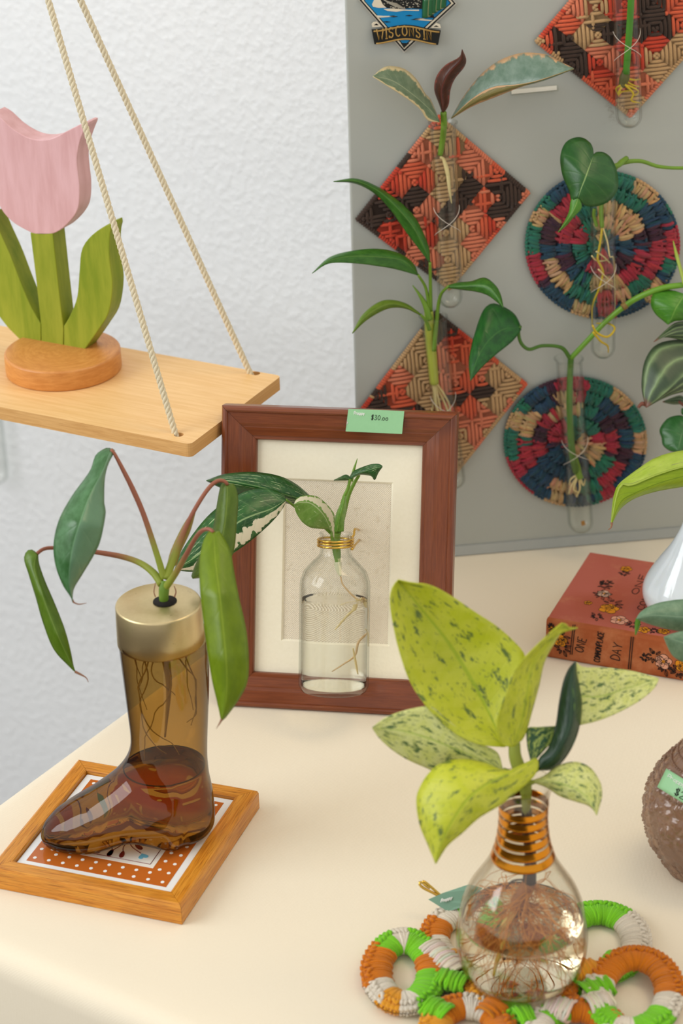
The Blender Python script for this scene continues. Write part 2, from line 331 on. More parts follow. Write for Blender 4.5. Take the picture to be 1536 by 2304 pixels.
# ------------------------------------------------------------------ table and cloth
tl = Z(0, 1815) ; tl2 = Z(290, 1605); s_left = (tl.dot(S_) + tl2.dot(S_)) / 2 - .011; n_front = Z(60, 2170).dot(N_) - .004; n_back = WALLC - .02; s_right = s_left + 1.1
t = NT('cream_tablecloth'); co = t.coord(); wv = t.mapping(co, (1, 1, 1), rot=(0, 0, a_t)); sxx = t.n('SeparateXYZ'); t.set(sxx.inputs[0], wv)
wx = t.math('SINE', t.math('MULTIPLY', sxx.outputs[0], 5200)); wy = t.math('SINE', t.math('MULTIPLY', sxx.outputs[1], 5200)); weave = t.math('MULTIPLY', wx, wy)
col = t.mix(t.noise(5, co), lin((233, 222, 199)), lin((236, 226, 205))); col = t.mix(t.math('MULTIPLY', t.noise(700, co, 2), .14), col, lin((205, 182, 145)))
CLOTH = t.done(t.pbr(col, .85, .15, 0, t.bump(t.math('ADD', weave, t.math('MULTIPLY', t.noise(25, co, 2), 1.0)), .12, .0006), Sheen_Weight=.15))
def rrect(s0, s1, n0, n1, r, k=6):
    out = []
    for cx, cy, a0 in ((s1 - r, n1 - r, 0), (s0 + r, n1 - r, 90), (s0 + r, n0 + r, 180), (s1 - r, n0 + r, 270)):
        for i in range(k + 1):
            th = math.radians(a0 + 90 * i / k); out.append((cx + r * math.cos(th), cy + r * math.sin(th)))
    big = []
    for i in range(len(out)):
        p, q = np.array(out[i]), np.array(out[(i + 1) % len(out)]); m = max(1, int(np.linalg.norm(q - p) / .04))
        for j in range(m): big.append(tuple(p + (q - p) * j / m))
    return big
loops = []
for ins, z in [(.2, 0), (.03, 0), (.016, 0), (.0105, -.0008), (.006, -.0032), (.0028, -.007), (.0006, -.012), (0, -.018), (-.001, -.06), (-.004, -.2), (-.008, -.42)]:
    L = rrect(s_left + ins, s_right - ins, n_front + ins, n_back - max(ins, .001), max(.035 - ins * .5, .01)); loops.append([(S_ * a + N_ * b + [0, 0, z]) for a, b in L])
mn = min(len(l) for l in loops); loops = [list(spline([*l, l[0]], 181)[:-1]) for l in loops]
for li in (8, 9, 10):
    for j in range(180):
        s = j / 180 * 2 * math.pi; amp = (.0, .004, .010)[li - 8]; q = loops[li][j]
        if q.dot(N_) < n_back - .05: loops[li][j] = q - (N_ if q.dot(N_) < n_front + .1 else S_ * 0) * amp * math.sin(s * 23)
V = [q for l in loops for q in l]; Fc = []
for i in range(len(loops) - 1):
    for j in range(180): Fc.append((i * 180 + j, i * 180 + (j + 1) % 180, (i + 1) * 180 + (j + 1) % 180, (i + 1) * 180 + j))
Fc.append(tuple(range(179, -1, -1)))
o = put('tablecloth', V, Fc, CLOTH, label='smooth cream tablecloth draped over the table with a rounded front fold', cat='tablecloth', origin=S_ * (s_left + .4) + N_ * (n_front + .2))
WOODT = plain('table_board', (150, 120, 85), .6)
tb = thing('table', S_ * (s_left + .5) + N_ * (n_front + .3) + [0, 0, -.75], 'table hidden beneath the cream cloth, standing against the white wall', 'table')
V, Fc = box_geo(S_ * (s_left + .014) + N_ * (n_front + .014) + [0, 0, -.032], S_ * (s_right - s_left - .03), N_ * (n_back - n_front - .03), np.array([0, 0, .030])); put('table_top', V, Fc, WOODT, tb, smooth=False)
for a in (s_left + .06, s_right - .1):
    for b in (n_front + .06, n_back - .1):
        V, Fc = box_geo(S_ * a + N_ * b + [0, 0, -.75], S_ * .04, N_ * .04, np.array([0, 0, .718])); put('leg', V, Fc, WOODT, tb, smooth=False)
# ------------------------------------------------------------------ grey metal board
pa, pb_ = Z(1020, 1252), Z(1510, 1210); PD = unit(pb_ - pa); PN = unit(np.cross(PD, [0, 0, 1])); 
if PN[1] > 0: PN = -PN
def onboard(x, y, off=0.0): return onplane(x, y, pa + PN * off, PN)
t = NT('grey_painted_steel'); co = t.coord(); n = t.noise(14, co, 4); col = t.mix(n, lin((170, 174, 168)), lin((177, 180, 174)))
def near(cx, cy, rad):
    vd = t.n('VectorMath', _operation='DISTANCE'); t.set(vd.inputs[0], co); q = onboard(cx, cy) - pa; vd.inputs[1].default_value = tuple(q); return t.math('SUBTRACT', 1.0, t.step(vd.outputs['Value'], rad * .3, rad))
dirt = t.math('MULTIPLY', t.step(t.noise(160, co, 4, .7), .5, .66), near(1195, 250, .022)); col = t.mix(t.math('MULTIPLY', dirt, .55), col, lin((110, 98, 84)))
sz = t.n('SeparateXYZ'); t.set(sz.inputs[0], co); low = t.math('SUBTRACT', 1.0, t.step(sz.outputs[2], .006, .013)); col = t.mix(t.math('MULTIPLY', low, t.math('MULTIPLY', t.step(t.noise(120, co, 3), .45, .7), .5)), col, lin((140, 146, 150)))
BOARDM = t.done(t.pbr(col, .42, .4, 0, t.bump(n, .05)))
x0 = (onboard(790, 500) - pa).dot(PD); bo = thing('metal_board', pa + PD * .07, 'tall grey painted steel board standing on the table against the wall', 'metal board')
V, Fc = box_geo(pa + PD * x0 + [0, 0, .0006], PD * (.232 - x0), -PN * .006, np.array([0, 0, .80])); q = [np.array(v) for v in V]
LOC[bo] = pa + PD * .07; bo.location = tuple(LOC[bo])
me_o = put('panel', V, Fc, BOARDM, bo, smooth=False); bevel(me_o, .0012)
BOARDM2 = BOARDM
V, Fc = box_geo(pa + PD * (x0 + .001) + PN * .0005 + [0, 0, .0008], PD * (.230 - x0), PN * .0006, np.array([0, 0, .009])); put('bottom_lip', V, Fc, plain('lip_grey', (172, 177, 176), .5), bo, smooth=False)
# acrylic bar magnet
am = thin_glass('acrylic', (.97, .97, .95), (.8, .82, .8), .06, .5)
p0, p1 = onboard(1148, 207, .001), onboard(1254, 197, .001); ex = p1 - p0; ey = np.cross(PN, unit(ex)); ey = ey if ey[2] > 0 else -ey
ab = thing('acrylic_bar', p0, 'small clear acrylic bar stuck on the grey board above dark smudges', 'magnet')
V, Fc = box_geo(p0 - ey * .0022, ex, ey * .0045, PN * .0045); bevel(put('bar', V, Fc, am, ab, smooth=False), .0008)
V, Fc = box_geo(p0 + ex * .02 - ey * .0016 - PN * .0004, ex * .96, ey * .0033, PN * .0008); put('adhesive_strip', V, Fc, plain('adhesive', (244, 242, 234), .4), ab, smooth=False)
# ------------------------------------------------------------------ stitched square trivets on the board
YARN = colattr('wool_yarn', fibre=1200)
YC = {'B': (74, 58, 50), 'O': (220, 102, 70), 'S': (222, 130, 98), 'T': (200, 162, 116), 'R': (206, 74, 52),
      'N': (50, 78, 98), 'G': (54, 118, 98), 'P': (74, 50, 62), 'D': (172, 58, 70), 'Q': (200, 164, 116)}
def seedcol(seeds, p, jitter=.07):
    x, y, _ = proj(p); b = min(seeds, key=lambda s: (s[0] - x) ** 2 + (s[1] - y) ** 2); c = lin(YC[b[2]]); k = 1 + random.uniform(-jitter, jitter); return tuple(v * k for v in c)
def seeds(txt, ox, oy, sc):
    out = []
    for s in txt.split():
        x, y, c = s.split(','); out.append((ox + float(x) * sc, oy + float(y) * sc, c))
    return out
def halfcord(mb, a, b, r, nrm, col, lift=.6, segs=3, n=5):
    a, b = np.array(a), np.array(b); d = unit(b - a); sd = np.cross(nrm, d); V = []; Fc = []
    for i in range(segs + 1):
        s = i / segs; c = a + (b - a) * s + nrm * r * lift * math.sin(math.pi * s); rr = r * (.55 + .45 * math.sin(math.pi * (.12 + .76 * s)))
        for k in range(n): th = math.pi * k / (n - 1); V.append(c + sd * rr * math.cos(th) + nrm * rr * math.sin(th))
    for i in range(segs):
        for k in range(n - 1): q = i * n + k; Fc.append((q, q + 1, q + n + 1, q + n))
    Fc.append(tuple(range(n - 1, -1, -1))); Fc.append(tuple(segs * n + k for k in range(n))); mb.add(V, Fc, col)
BACKM = plain('canvas_backing', (70, 50, 40), .9, .1)
def square_trivet(corners, sd, label, n=6, flip=0):
    Lc, Tc, Rc, Bc = [onboard(x, y, .0008) for x, y in corners]; ctr = (Lc + Tc + Rc + Bc) / 4
    th = thing('stitched_square_trivet', ctr, label, 'trivet', 'stitched wool squares on the board')
    bil = lambda s, t_: (Lc * (1 - s) * (1 - t_) + Tc * s * (1 - t_) + Rc * s * t_ + Bc * (1 - s) * t_)
    V, Fc = prism_geo([Lc + PN * .003, Tc + PN * .003, Rc + PN * .003, Bc + PN * .003], -PN * .003); put('canvas_backing', V, Fc, BACKM, th, smooth=False)
    m = .03
    for i in range(n):
        for j in range(n):
            mb = MB(); s0, t0 = m + (1 - 2 * m) * i / n, m + (1 - 2 * m) * j / n; w_ = (1 - 2 * m) / n
            for k in range(7):
                c = (k + .5) / 7 * 2
                if c <= 1: A, B = (0, c), (c, 0)
                else: A, B = (c - 1, 1), (1, c - 1)
                if ((i + j + flip) % 2) ^ (random.random() < .07): A, B = (1 - A[0], A[1]), (1 - B[0], B[1])
                # the strand lies from A to B on a canvas raised by 3 mm
                a, b = bil(s0 + A[0] * w_, t0 + A[1] * w_) + PN * .003, bil(s0 + B[0] * w_, t0 + B[1] * w_) + PN * .003
                cc = seedcol(sd, (a + b) / 2); halfcord(mb, a, b, .00142, PN, cc, .5)
            q4 = [bil(s0 + u_ * w_, t0 + v_ * w_) + PN * .0031 for u_, v_ in ((0, 0), (0, 1), (1, 1), (1, 0))]; mb.add(q4, [(0, 1, 2, 3)], tuple(v * .5 for v in seedcol(sd, sum(q4) / 4)))
            mb.put('yarn_patch', YARN, th)
    for A, B in ((Lc, Tc), (Tc, Rc), (Rc, Bc), (Bc, Lc)):
        mb = MB(); d = unit(B - A); inn = unit(ctr - (A + B) / 2); N = int(np.linalg.norm(B - A) / .0022)
        for k in range(N):
            p = A + (B - A) * (k + .5) / N; c = seedcol(sd, p + inn * .004)
            halfcord(mb, p - inn * .0008 - d * .0008 + PN * .0012, p + inn * .0030 + d * .0008 + PN * .0028, .0012, unit(PN - inn * .25), c, .9)
        mb.put('whipped_edge', YARN, th)
    return th
sd1 = seeds("700,260,T 830,290,T 640,330,S 600,430,S 560,480,O 430,580,R 520,600,O 640,580,R 680,620,O 360,640,R 560,700,B 620,690,B 330,830,B 200,860,B 450,880,B 300,700,B 240,780,B 680,760,S 640,830,S 760,560,T 850,560,T 760,700,T 950,620,B 830,850,B 950,730,B 1060,620,R 960,400,S 1040,440,S 1100,500,S 1140,570,O 1240,640,B 1290,760,B 1230,830,B 1350,660,B 1130,700,S 1060,740,O 980,850,S 1040,900,S 1130,880,R 1080,980,O 1000,1040,S 1060,1090,S 900,960,T 800,1050,T 880,1150,T 870,1250,T 690,920,R 560,960,S 450,1020,R 530,1080,S 620,1080,S 680,1180,S 590,1150,S 360,960,R 400,560,B 500,420,B 600,300,B 670,180,O 1180,480,O 1390,640,S 1400,700,S 1250,900,S 1100,1080,S 950,400,O 300,1000,B 480,1110,B 650,1230,B", 760, 230, 1 / 3.339)
square_trivet([(800, 492), (985, 258), (1190, 432), (1010, 650)], sd1, 'stitched wool square with dark brown left and right corners, behind the variegated cutting')
sd2 = seeds("740,380,T 690,450,T 650,540,S 600,560,O 680,520,S 750,560,T 740,640,T 560,620,O 670,690,O 520,700,B 440,720,R 620,750,B 750,750,B 820,700,T 850,500,T 880,230,B 980,260,B 1030,300,R 1010,380,O 1080,370,O 960,420,S 1050,470,O 1000,550,S 1090,600,O 1150,640,O 1180,500,S 1240,500,T 1300,540,T 1380,580,T 1240,640,B 1110,700,B 1330,680,T 1260,740,T 1100,790,O 1180,800,S 1050,850,S 1140,930,S 1060,960,T 1010,850,O 1030,1100,T 1200,880,S 900,900,T 800,850,B 700,850,R 760,260,T 600,480,T 450,680,T 1050,240,S 1250,430,O 1470,600,O 1380,740,S 1230,900,T", 680, 660, 1 / 2.954)
square_trivet([(806, 925), (978, 698), (1184, 862), (1012, 1080)], sd2, 'stitched wool square half hidden behind the picture frame, tan with orange blocks', flip=1)
sd3 = seeds("200,430,O 240,330,R 400,220,O 330,340,B 430,480,B 540,640,B 560,300,T 680,390,T 650,150,T 480,80,S 740,100,T 800,280,B 900,260,B 700,500,S 830,560,S 650,580,R 700,680,R 650,760,O 780,800,O 830,900,O 960,480,R 950,420,R 1260,200,B 1200,350,B 1350,300,B 1260,50,B 1450,80,O 1520,200,O 1200,470,R 1280,420,R 1250,580,T 1400,520,T 1480,420,T 1230,680,T 1180,760,S 1220,830,S 1000,1000,T 1050,1080,S 950,100,R 880,50,R 150,420,T 300,580,T 600,800,T 800,970,T 350,60,R 180,300,O 1500,640,T 1300,860,T", 1180, 0, 1 / 4.315)
square_trivet([(1203, 92), (1392, -130), (1612, 45), (1416, 262)], sd3, 'stitched wool square in the top right corner of the board, cut by the frame edge')
# ------------------------------------------------------------------ crocheted round trivets
COTTON = colattr('cotton_yarn', fibre=1500, bstr=.4)
def round_trivet(cx, cy, rx, ry, sd, label, seed):
    rng = random.Random(seed); c = onboard(cx, cy, .001); ex = onboard(cx + rx, cy, .001) - c; ey = onboard(cx, cy - ry, .001) - c
    th = thing('crocheted_round_trivet', c, label, 'trivet', 'crocheted cotton rounds on the board')
    at = lambda r, a: c + ex * r * math.cos(a) + ey * r * math.sin(a); R = np.linalg.norm(ex)
    ring = [at(.97, 2 * math.pi * k / 48) + PN * .0022 for k in range(48)]; V, Fc = prism_geo(ring, -PN * .0022); put('crochet_base', V, Fc, plain('navy_base', (34, 50, 56), .95, .1), th, smooth=False)
    edges = [.02, .2, .4, .6, .8, .985]
    for k in range(5):
        mb = MB(); r0, r1 = edges[k], edges[k + 1]; n = max(9, int(2 * math.pi * (r0 + r1) / 2 * R / .0029))
        for i in range(n):
            a = 2 * math.pi * (i + .35 * k) / n; da = 2 * math.pi / n; cc = seedcol(sd, at((r0 + r1) / 2, a + rng.uniform(-1, 1) * da), .12)
            m_ = at(r0 + .02, a + rng.uniform(-.3, .3) * da) + PN * .0022
            for sgn in (-.5, .45):
                halfcord(mb, m_, at(min(.985, r1 + rng.uniform(-.03, .07)), a + (sgn + rng.uniform(-.5, .5)) * da) + PN * .0028, .00135 * rng.uniform(.85, 1.2), PN, tuple(v * rng.uniform(.8, 1.1) for v in cc), rng.uniform(.6, 1.6))
            q4 = [at(r_, a + x_ * da) + PN * .0024 for r_, x_ in ((r0, -.6), (r0, .6), (r1 + .01, .6), (r1 + .01, -.6))]; mb.add(q4, [(0, 1, 2, 3)], tuple(v * .5 for v in cc))
            if rng.random() < .5: halfcord(mb, at(r1 - .03, a - .6 * da) + PN * .0036, at(r1 - .03, a + .6 * da) + PN * .0036, .0011, PN, tuple(v * .9 for v in cc), .8)
        mb.put('crochet_round', COTTON, th)
    mb = MB(); n = int(2 * math.pi * R / .0032)
    for i in range(n):
        a = 2 * math.pi * i / n; d_ = 2 * math.pi / n; p = at(1.0, a); out = unit(p - c); cc = seedcol(sd, p - out * .004, .1)
        halfcord(mb, at(.985, a - .5 * d_) + PN * .0022, at(1.0, a + .7 * d_) + PN * .0014, .0014, unit(PN + out * .8), cc, .9)
    mb.put('crochet_edge', COTTON, th); return th
sr1 = seeds("400,350,N 270,580,T 200,800,G 200,1050,D 370,830,N 500,580,D 520,780,D 430,1080,T 300,1230,N 640,860,G 560,1020,N 580,1180,G 600,1390,T 450,1340,N 660,1270,G 640,580,G 800,560,T 1000,250,G 1130,330,T 1250,310,T 990,520,T 1000,680,T 1270,480,N 1180,580,N 1000,850,N 1080,800,N 1380,720,D 1210,850,D 1340,830,D 1180,980,D 990,1060,D 1330,1030,G 1080,1160,G 1230,1190,T 980,1240,T 1040,1340,N 800,1320,D 800,1000,D 800,1130,T 700,1480,N 250,450,G 1000,960,P 530,930,P 320,1130,P 1180,730,P 330,700,P 1440,560,N 1400,1100,N 150,1000,D 130,700,G 700,200,N 600,250,G 1100,450,G 1400,480,G 1150,900,D", 1160, 350, 1 / 4.085)
round_trivet(1354, 551, 170, 166, sr1, 'upper crocheted round in navy, green, red and tan, behind the heart-shaped leaf', 3)
sr2 = seeds("880,720,T 850,820,G 850,920,D 920,830,D 960,640,N 1010,760,D 1050,670,T 1060,580,D 1000,600,P 980,870,N 930,960,N 1030,980,T 1000,1040,T 1100,1050,N 1180,620,G 1200,690,N 1150,740,G 1140,830,T 1210,800,D 1180,900,G 1250,920,D 1270,660,T 1330,710,G 1290,790,N 1340,820,T 1330,900,N 1210,990,D 1230,1020,D 1160,990,G 900,1010,D 850,1000,D 920,620,N 870,660,G 960,790,P 1100,900,N 1240,740,P 1280,850,P 1300,970,N 1090,740,G 1060,900,N 960,1000,N", 700, 550, .5443)
round_trivet(1293, 993, 157, 145, sr2, 'lower crocheted round in navy, green, red and tan, beside the picture frame', 5)
# ------------------------------------------------------------------ state magnet
ENB, ENW, ENBL, ENG, ENGO = plain('enamel_black', (24, 26, 24), .25), plain('enamel_cream', (222, 212, 190), .3), plain('enamel_blue', (24, 132, 190), .2, var=.03), plain('enamel_green', (34, 92, 52), .25), plain('enamel_gold', (170, 134, 66), .3)
mg = thing('enamel_magnet', onboard(910, 60), 'diamond enamel souvenir magnet with a water bird and a lettered black banner', 'magnet')
mp = lambda x, y, off: onboard(790 + x * .16927, y * .16927, off)
def plate(name, pts, off, th_, m_, par): V, Fc = prism_geo([mp(x, y, off) for x, y in pts], -PN * th_); return put(name, V, Fc, m_, par, smooth=False)
plate('silver_plate', [(92, -2), (700, 704), (1404, 50), (800, -680)], .0022, .0020, plain('silver_edge', (200, 196, 186), .35, .5, .3), mg)
plate('black_rim', [(112, 4), (704, 685), (1385, 48), (796, -655)], .0026, .0005, ENB, mg)
plate('cream_line', [(140, 6), (704, 655), (1360, 45), (792, -625)], .0029, .0004, ENW, mg)
plate('inner_rim', [(165, 8), (704, 620), (1330, 43), (790, -590)], .0031, .0003, ENB, mg)
pic = plate('blue_water', [(178, 8), (704, 602), (1312, 42), (788, -575)], .0033, .0003, ENBL, mg)
mb = MB()
for pts in ([(300, 8), (275, 60), (290, 90), (360, 104), (470, 102), (560, 70), (470, 0), (400, -120), (320, -100)],): V, Fc = prism_geo([mp(x, y, .0036) for x, y in pts], -PN * .0003); mb.add(V, Fc)
for pts in ([(430, 120), (560, 112), (760, 130), (900, 128), (900, 146), (700, 142), (600, 156), (480, 146)], [(330, 205), (430, 212), (600, 212), (480, 228), (350, 236)], [(840, 262), (920, 240), (1000, 258), (1080, 266), (1060, 280), (960, 274)]): V, Fc = prism_geo([mp(x, y, .0036) for x, y in pts], -PN * .0003); mb.add(V, Fc)
mb.put('bird_breast', ENW, mg, smooth=False)
mb = MB()
V, Fc = prism_geo([mp(x, y, .00365) for x, y in [(385, -10), (420, 60), (470, 105), (620, 118), (800, 112), (940, 120), (950, 200), (985, 230), (1110, 240), (1000, 20), (970, -150), (600, -300), (420, -160)]], -PN * .0003); mb.add(V, Fc)
for pts in ([(500, 215), (560, 205), (620, 220), (560, 230)], [(715, 208), (770, 198), (820, 208), (770, 216)], [(410, 290), (470, 282), (525, 292), (470, 300)], [(790, 262), (860, 245), (960, 240), (880, 268)]): V, Fc = prism_geo([mp(x, y, .0036) for x, y in pts], -PN * .0003); mb.add(V, Fc)
mb.put('bird_back', ENB, mg, smooth=False)
mb = MB(); rng = random.Random(4)
for k in range(70):
    x, y = rng.uniform(420, 930), rng.uniform(-40, 112)
    if y > 60 + .05 * (x - 400) and x < 520: continue
    s = rng.uniform(7, 15); V, Fc = prism_geo([mp(x + s * math.cos(j * 1.257), y + .6 * s * math.sin(j * 1.257), .0038) for j in range(5)], -PN * .0002); mb.add(V, Fc)
for k in range(9):
    pts = [mp(400 + 14 * k + 60 * j + 3 * j * j, -20 + 9 * k + 34 * j - 4 * j * j, .0038) for j in range(4)]; V, Fc = tube_geo(spline(pts, 8), .00022, 4); mb.add(V, Fc)
mb.put('feather_marks', plain('enamel_grey', (168, 162, 146), .3), mg)
mb = MB(); mb2 = MB()
for k in range(9):
    x = 985 + 28 * k; pts = [mp(x + 6 * math.sin(k) + 30 * (j / 3) ** 2 * (.4 + k * .02), 232 - k * 17 - (85 - 4 * k) * j, .0040 + .0001 * (k % 2)) for j in range(4)]
    V, Fc = tube_geo(spline(pts, 9), .0022 if k % 2 else .0026, 6)
    (mb2 if k % 2 else mb).add(V, Fc)
mb.put('reeds', ENG, mg); mb2.put('pale_reeds', plain('enamel_reed', (150, 158, 106), .3), mg)
def wav(x): u = (x - 735) / 450; return -34 * math.cos(u * math.pi) * (1 if abs(u) < 1 else 1)
def banner(x0, x1, y0, y1, off, th_, m_, name, slant=0):
    n = 16; top = [(x0 + (x1 - x0) * i / n, y0 + wav(x0 + (x1 - x0) * i / n) + .012 * (x0 + (x1 - x0) * i / n - 735)) for i in range(n + 1)]; bot = [(x0 + slant + (x1 - x0 - 2 * slant) * i / n, y1 + wav(x0 + (x1 - x0) * i / n) + .012 * (x0 + (x1 - x0) * i / n - 735)) for i in range(n + 1)]
    return plate(name, top + bot[::-1], off, th_, m_, mg)
plate('banner_curl', [(272, 320), (300, 296), (340, 290), (410, 352), (280, 362)], .0040, .0012, ENW, mg); plate('banner_curl', [(1060, 372), (1130, 305), (1180, 326), (1192, 372)], .0040, .0012, ENW, mg)
plate('curl_black', [(300, 334), (335, 312), (366, 336)], .0042, .0003, ENB, mg); plate('curl_black', [(1092, 356), (1128, 338), (1164, 356)], .0042, .0003, ENB, mg)  # black enamel triangles on the banner curls
banner(272, 1190, 365, 560, .0044, .0016, ENB, 'black_banner', 36)
mb = MB()
for y in (388, 553):
    pts = [mp(x, y + wav(x) + .012 * (x - 735), .0045) for x in np.linspace(296 if y < 400 else 330, 1170 if y < 400 else 1125, 20)]; V, Fc = tube_geo(pts, .00062, 5); mb.add(V, Fc)
wp = lambda a, b: mp(338 + a * .95 + (105 - b) * 0.06, 508 - b * 1.12 + .9 * wav(340 + a) + .012 * (a - 395), .0046)
write(mb, 'WISCONSIN', None, (1, 0, 0), (0, 1, 0), 118, .00048, track=.80, warp=wp); mb.put('banner_lettering', ENGO, mg)
plate('point_black', [(655, 572), (700, 640), (770, 572)], .0034, .0005, ENB, mg)
# ------------------------------------------------------------------ test tubes
def tube_at(top, bot, rpx, water_y, label, off=.0185, ties=True, extra_ring=None):
    T_, B_ = onboard(*top, off), onboard(*bot, off); ax = unit(T_ - B_); Lg = np.linalg.norm(T_ - B_); r = rpx * depth((T_ + B_) / 2) / FPX
    th = thing('glass_test_tube', B_, label, 'test tube', 'glass test tubes on the board')
    prof = [(r * math.sin(a), r - r * math.cos(a)) for a in np.linspace(.12, math.pi / 2, 9)] + [(r, Lg * .5), (r, Lg - .004), (r * 1.03, Lg - .002), (r * 1.14, Lg - .0008), (r * 1.16, Lg - .0002), (r * 1.12, Lg)]
    lathe('glass', shell(prof, .0012, .0014), B_, CLEAR, th, A=ax, X=PD, n=36)
    if water_y:
        s = (bot[1] - water_y) / (bot[1] - top[1]); lathe('water', water_prof(prof, .0012, .0014, Lg * s), B_, WATER, th, A=ax, X=PD, n=36)
    mb = MB(); u = PD - ax * ax.dot(PD); u = unit(u); v_ = np.cross(ax, u); v_ = v_ if v_.dot(PN) > 0 else -v_
    if ties:
        for c, sg in ((.48, 1.6), (.48, -1.6)):
            pts = [B_ + ax * (Lg * c + sg * .007 * x) + u * (r + .0003) * math.cos(a) + v_ * (r + .0003) * math.sin(a) for x, a in zip(np.linspace(-1, 1, 14), np.linspace(math.pi, 0, 14))]
            V, Fc = tube_geo(pts, .00022, 5); mb.add(V, Fc)
        mb.put('nylon_tie', plain('nylon', (214, 204, 190), .3), th)
    return dict(T=T_, B=B_, ax=ax, L=Lg, r=r, at=lambda y: B_ + (T_ - B_) * (bot[1] - y) / (bot[1] - top[1]))
t1 = tube_at((996, 274), (1013, 692), 28.5, 384, 'glass test tube over the brown-cornered square, holding the variegated cutting')
t2 = tube_at((974, 710), (1022, 1098), 28, 862, 'glass test tube rising behind the picture frame, holding the thin-leaved cutting')
t3 = tube_at((1404, -110), (1415, 288), 30, 126, 'glass test tube hanging over the top right square')
t4 = tube_at((1357, 424), (1356, 806), 28, 527, 'glass test tube over the upper crocheted round, with long yellow roots')
t5 = tube_at((1279, 806), (1307, 1198), 29, 977, 'glass test tube over the lower crocheted round, holding the forked vine')
# ------------------------------------------------------------------ plants in the tubes
# --- variegated rubber plant
Z2 = (760, 0, .5052)
va = thing('variegated_rubber_cutting', t1['at'](300), 'rubber plant cutting with cream-edged leaves and one dark red new leaf', 'plant cutting')
vgm = leafmat('cream_edged_leaf', (98, 120, 92), (122, 140, 112), (166, 176, 140), back=(128, 118, 62), margin=(214, 196, 150), marg=(.72, .86), veins=12, vstr=.12, trans=.12, rough=.35)
vgr = leafmat('pink_edged_leaf', (96, 122, 104), (128, 148, 134), (150, 168, 150), margin=(212, 172, 128), marg=(.86, .97), veins=12, vstr=.12, trans=.12, rough=.3)
vgu = leafmat('olive_leaf_back', (122, 112, 56), (134, 124, 72), (150, 138, 86), margin=(206, 160, 112), marg=(.62, .75), veins=10, vstr=.1, trans=.15)
leaf('cream_edged_leaf', [(452, 542), (436, 500), (410, 440), (390, 420), (350, 355), (300, 310), (240, 295), (200, 303), (155, 340)], [(452, 542), (410, 490), (330, 420), (240, 360), (155, 340)], [(452, 545), (400, 535), (370, 490), (330, 455), (280, 420), (200, 370), (155, 340)], [1.628, 1.615, 1.60, 1.59], vgm, va, Z2, el=.012, er=-.006)
leaf('pink_edged_leaf', [(505, 525), (560, 430), (640, 330), (720, 270), (800, 240), (860, 235), (930, 245), (990, 275), (1050, 305)], [(505, 525), (600, 440), (690, 390), (800, 378), (900, 358), (1050, 307)], [(505, 525), (605, 445), (695, 396), (800, 384), (900, 364), (1050, 308)], [1.628, 1.61, 1.595, 1.58, 1.575], vgr, va, Z2, el=.016, er=.001)
leaf('folded_leaf_back', [(505, 526), (600, 438), (690, 388), (800, 376), (900, 356), (1050, 306)], [(505, 527), (600, 455), (695, 412), (800, 384), (900, 358), (1050, 306)], [(505, 528), (600, 472), (700, 432), (800, 392), (900, 360), (1050, 307)], [1.627, 1.609, 1.594, 1.579, 1.574], vgu, va, Z2, el=.0, er=.006)
rdm = leafmat('dark_red_leaf', (70, 34, 24), (88, 46, 30), (120, 50, 40), margin=(140, 62, 48), marg=(.8, .95), veins=8, vstr=.05, trans=.1)
leaf('rolled_red_leaf', [(466, 505), (450, 460), (430, 400), (440, 340), (480, 290), (540, 255), (553, 220)], [(468, 505), (462, 450), (462, 395), (490, 330), (545, 270), (553, 220)], [(470, 505), (492, 465), (500, 400), (520, 350), (560, 300), (570, 265), (553, 220)], [1.627, 1.62, 1.612, 1.60], rdm, va, Z2, el=.008, er=.008)
stem('woody_stem', [(470, 500), (472, 560), (466, 620), (455, 690)], [1.627, 1.634, 1.645, 1.652], [7, 7, 7, 6], STEMG, va, Z2)
stem('root', [(455, 700), (470, 710), (488, 770), (496, 840), (506, 905)], [1.652, 1.654, 1.66, 1.67], [3, 5, 4.5, 3, 1.2], ROOTP, va, Z2)
# --- thin leaved cutting
vb = thing('slender_leaved_cutting', t2['at'](780), 'cutting with long slender drooping green leaves in the tube behind the frame', 'plant cutting')
slm = leafmat('slender_leaf', (52, 104, 34), (74, 132, 48), (116, 160, 70), veins=14, vstr=.06, trans=.25, rough=.3)
dA = depth(t2['T'])
leaf('leaf', [(967, 592), (965, 560), (950, 520), (930, 485), (896, 452), (850, 421), (800, 402), (750, 408)], [(967, 592), (955, 560), (930, 512), (890, 464), (848, 428), (800, 407), (750, 408)], [(967, 592), (944, 562), (912, 520), (880, 474), (845, 437), (800, 413), (750, 409)], [dA - .025, dA - .05, dA - .07], slm, vb, el=.006, er=.006)
leaf('leaf', [(940, 618), (930, 594), (900, 571), (850, 560), (790, 565), (740, 580), (702, 615)], [(940, 618), (905, 586), (850, 578), (790, 577), (740, 587), (702, 615)], [(938, 619), (890, 606), (850, 599), (800, 593), (740, 593), (702, 615)], [dA - .02, dA - .055, dA - .085], slm, vb, el=.007, er=.0)
ylm = leafmat('yellowing_leaf', (98, 132, 36), (120, 150, 46), (150, 170, 70), veins=10, vstr=.06, trans=.3)
leaf('yellowing_leaf', [(946, 706), (915, 684), (880, 675), (850, 681), (815, 709), (792, 750)], [(946, 708), (912, 690), (880, 684), (852, 692), (818, 716), (792, 750)], [(946, 710), (915, 695), (885, 692), (858, 700), (822, 722), (793, 750)], [dA - .01, dA - .03, dA - .05], ylm, vb, el=.004, er=.004)
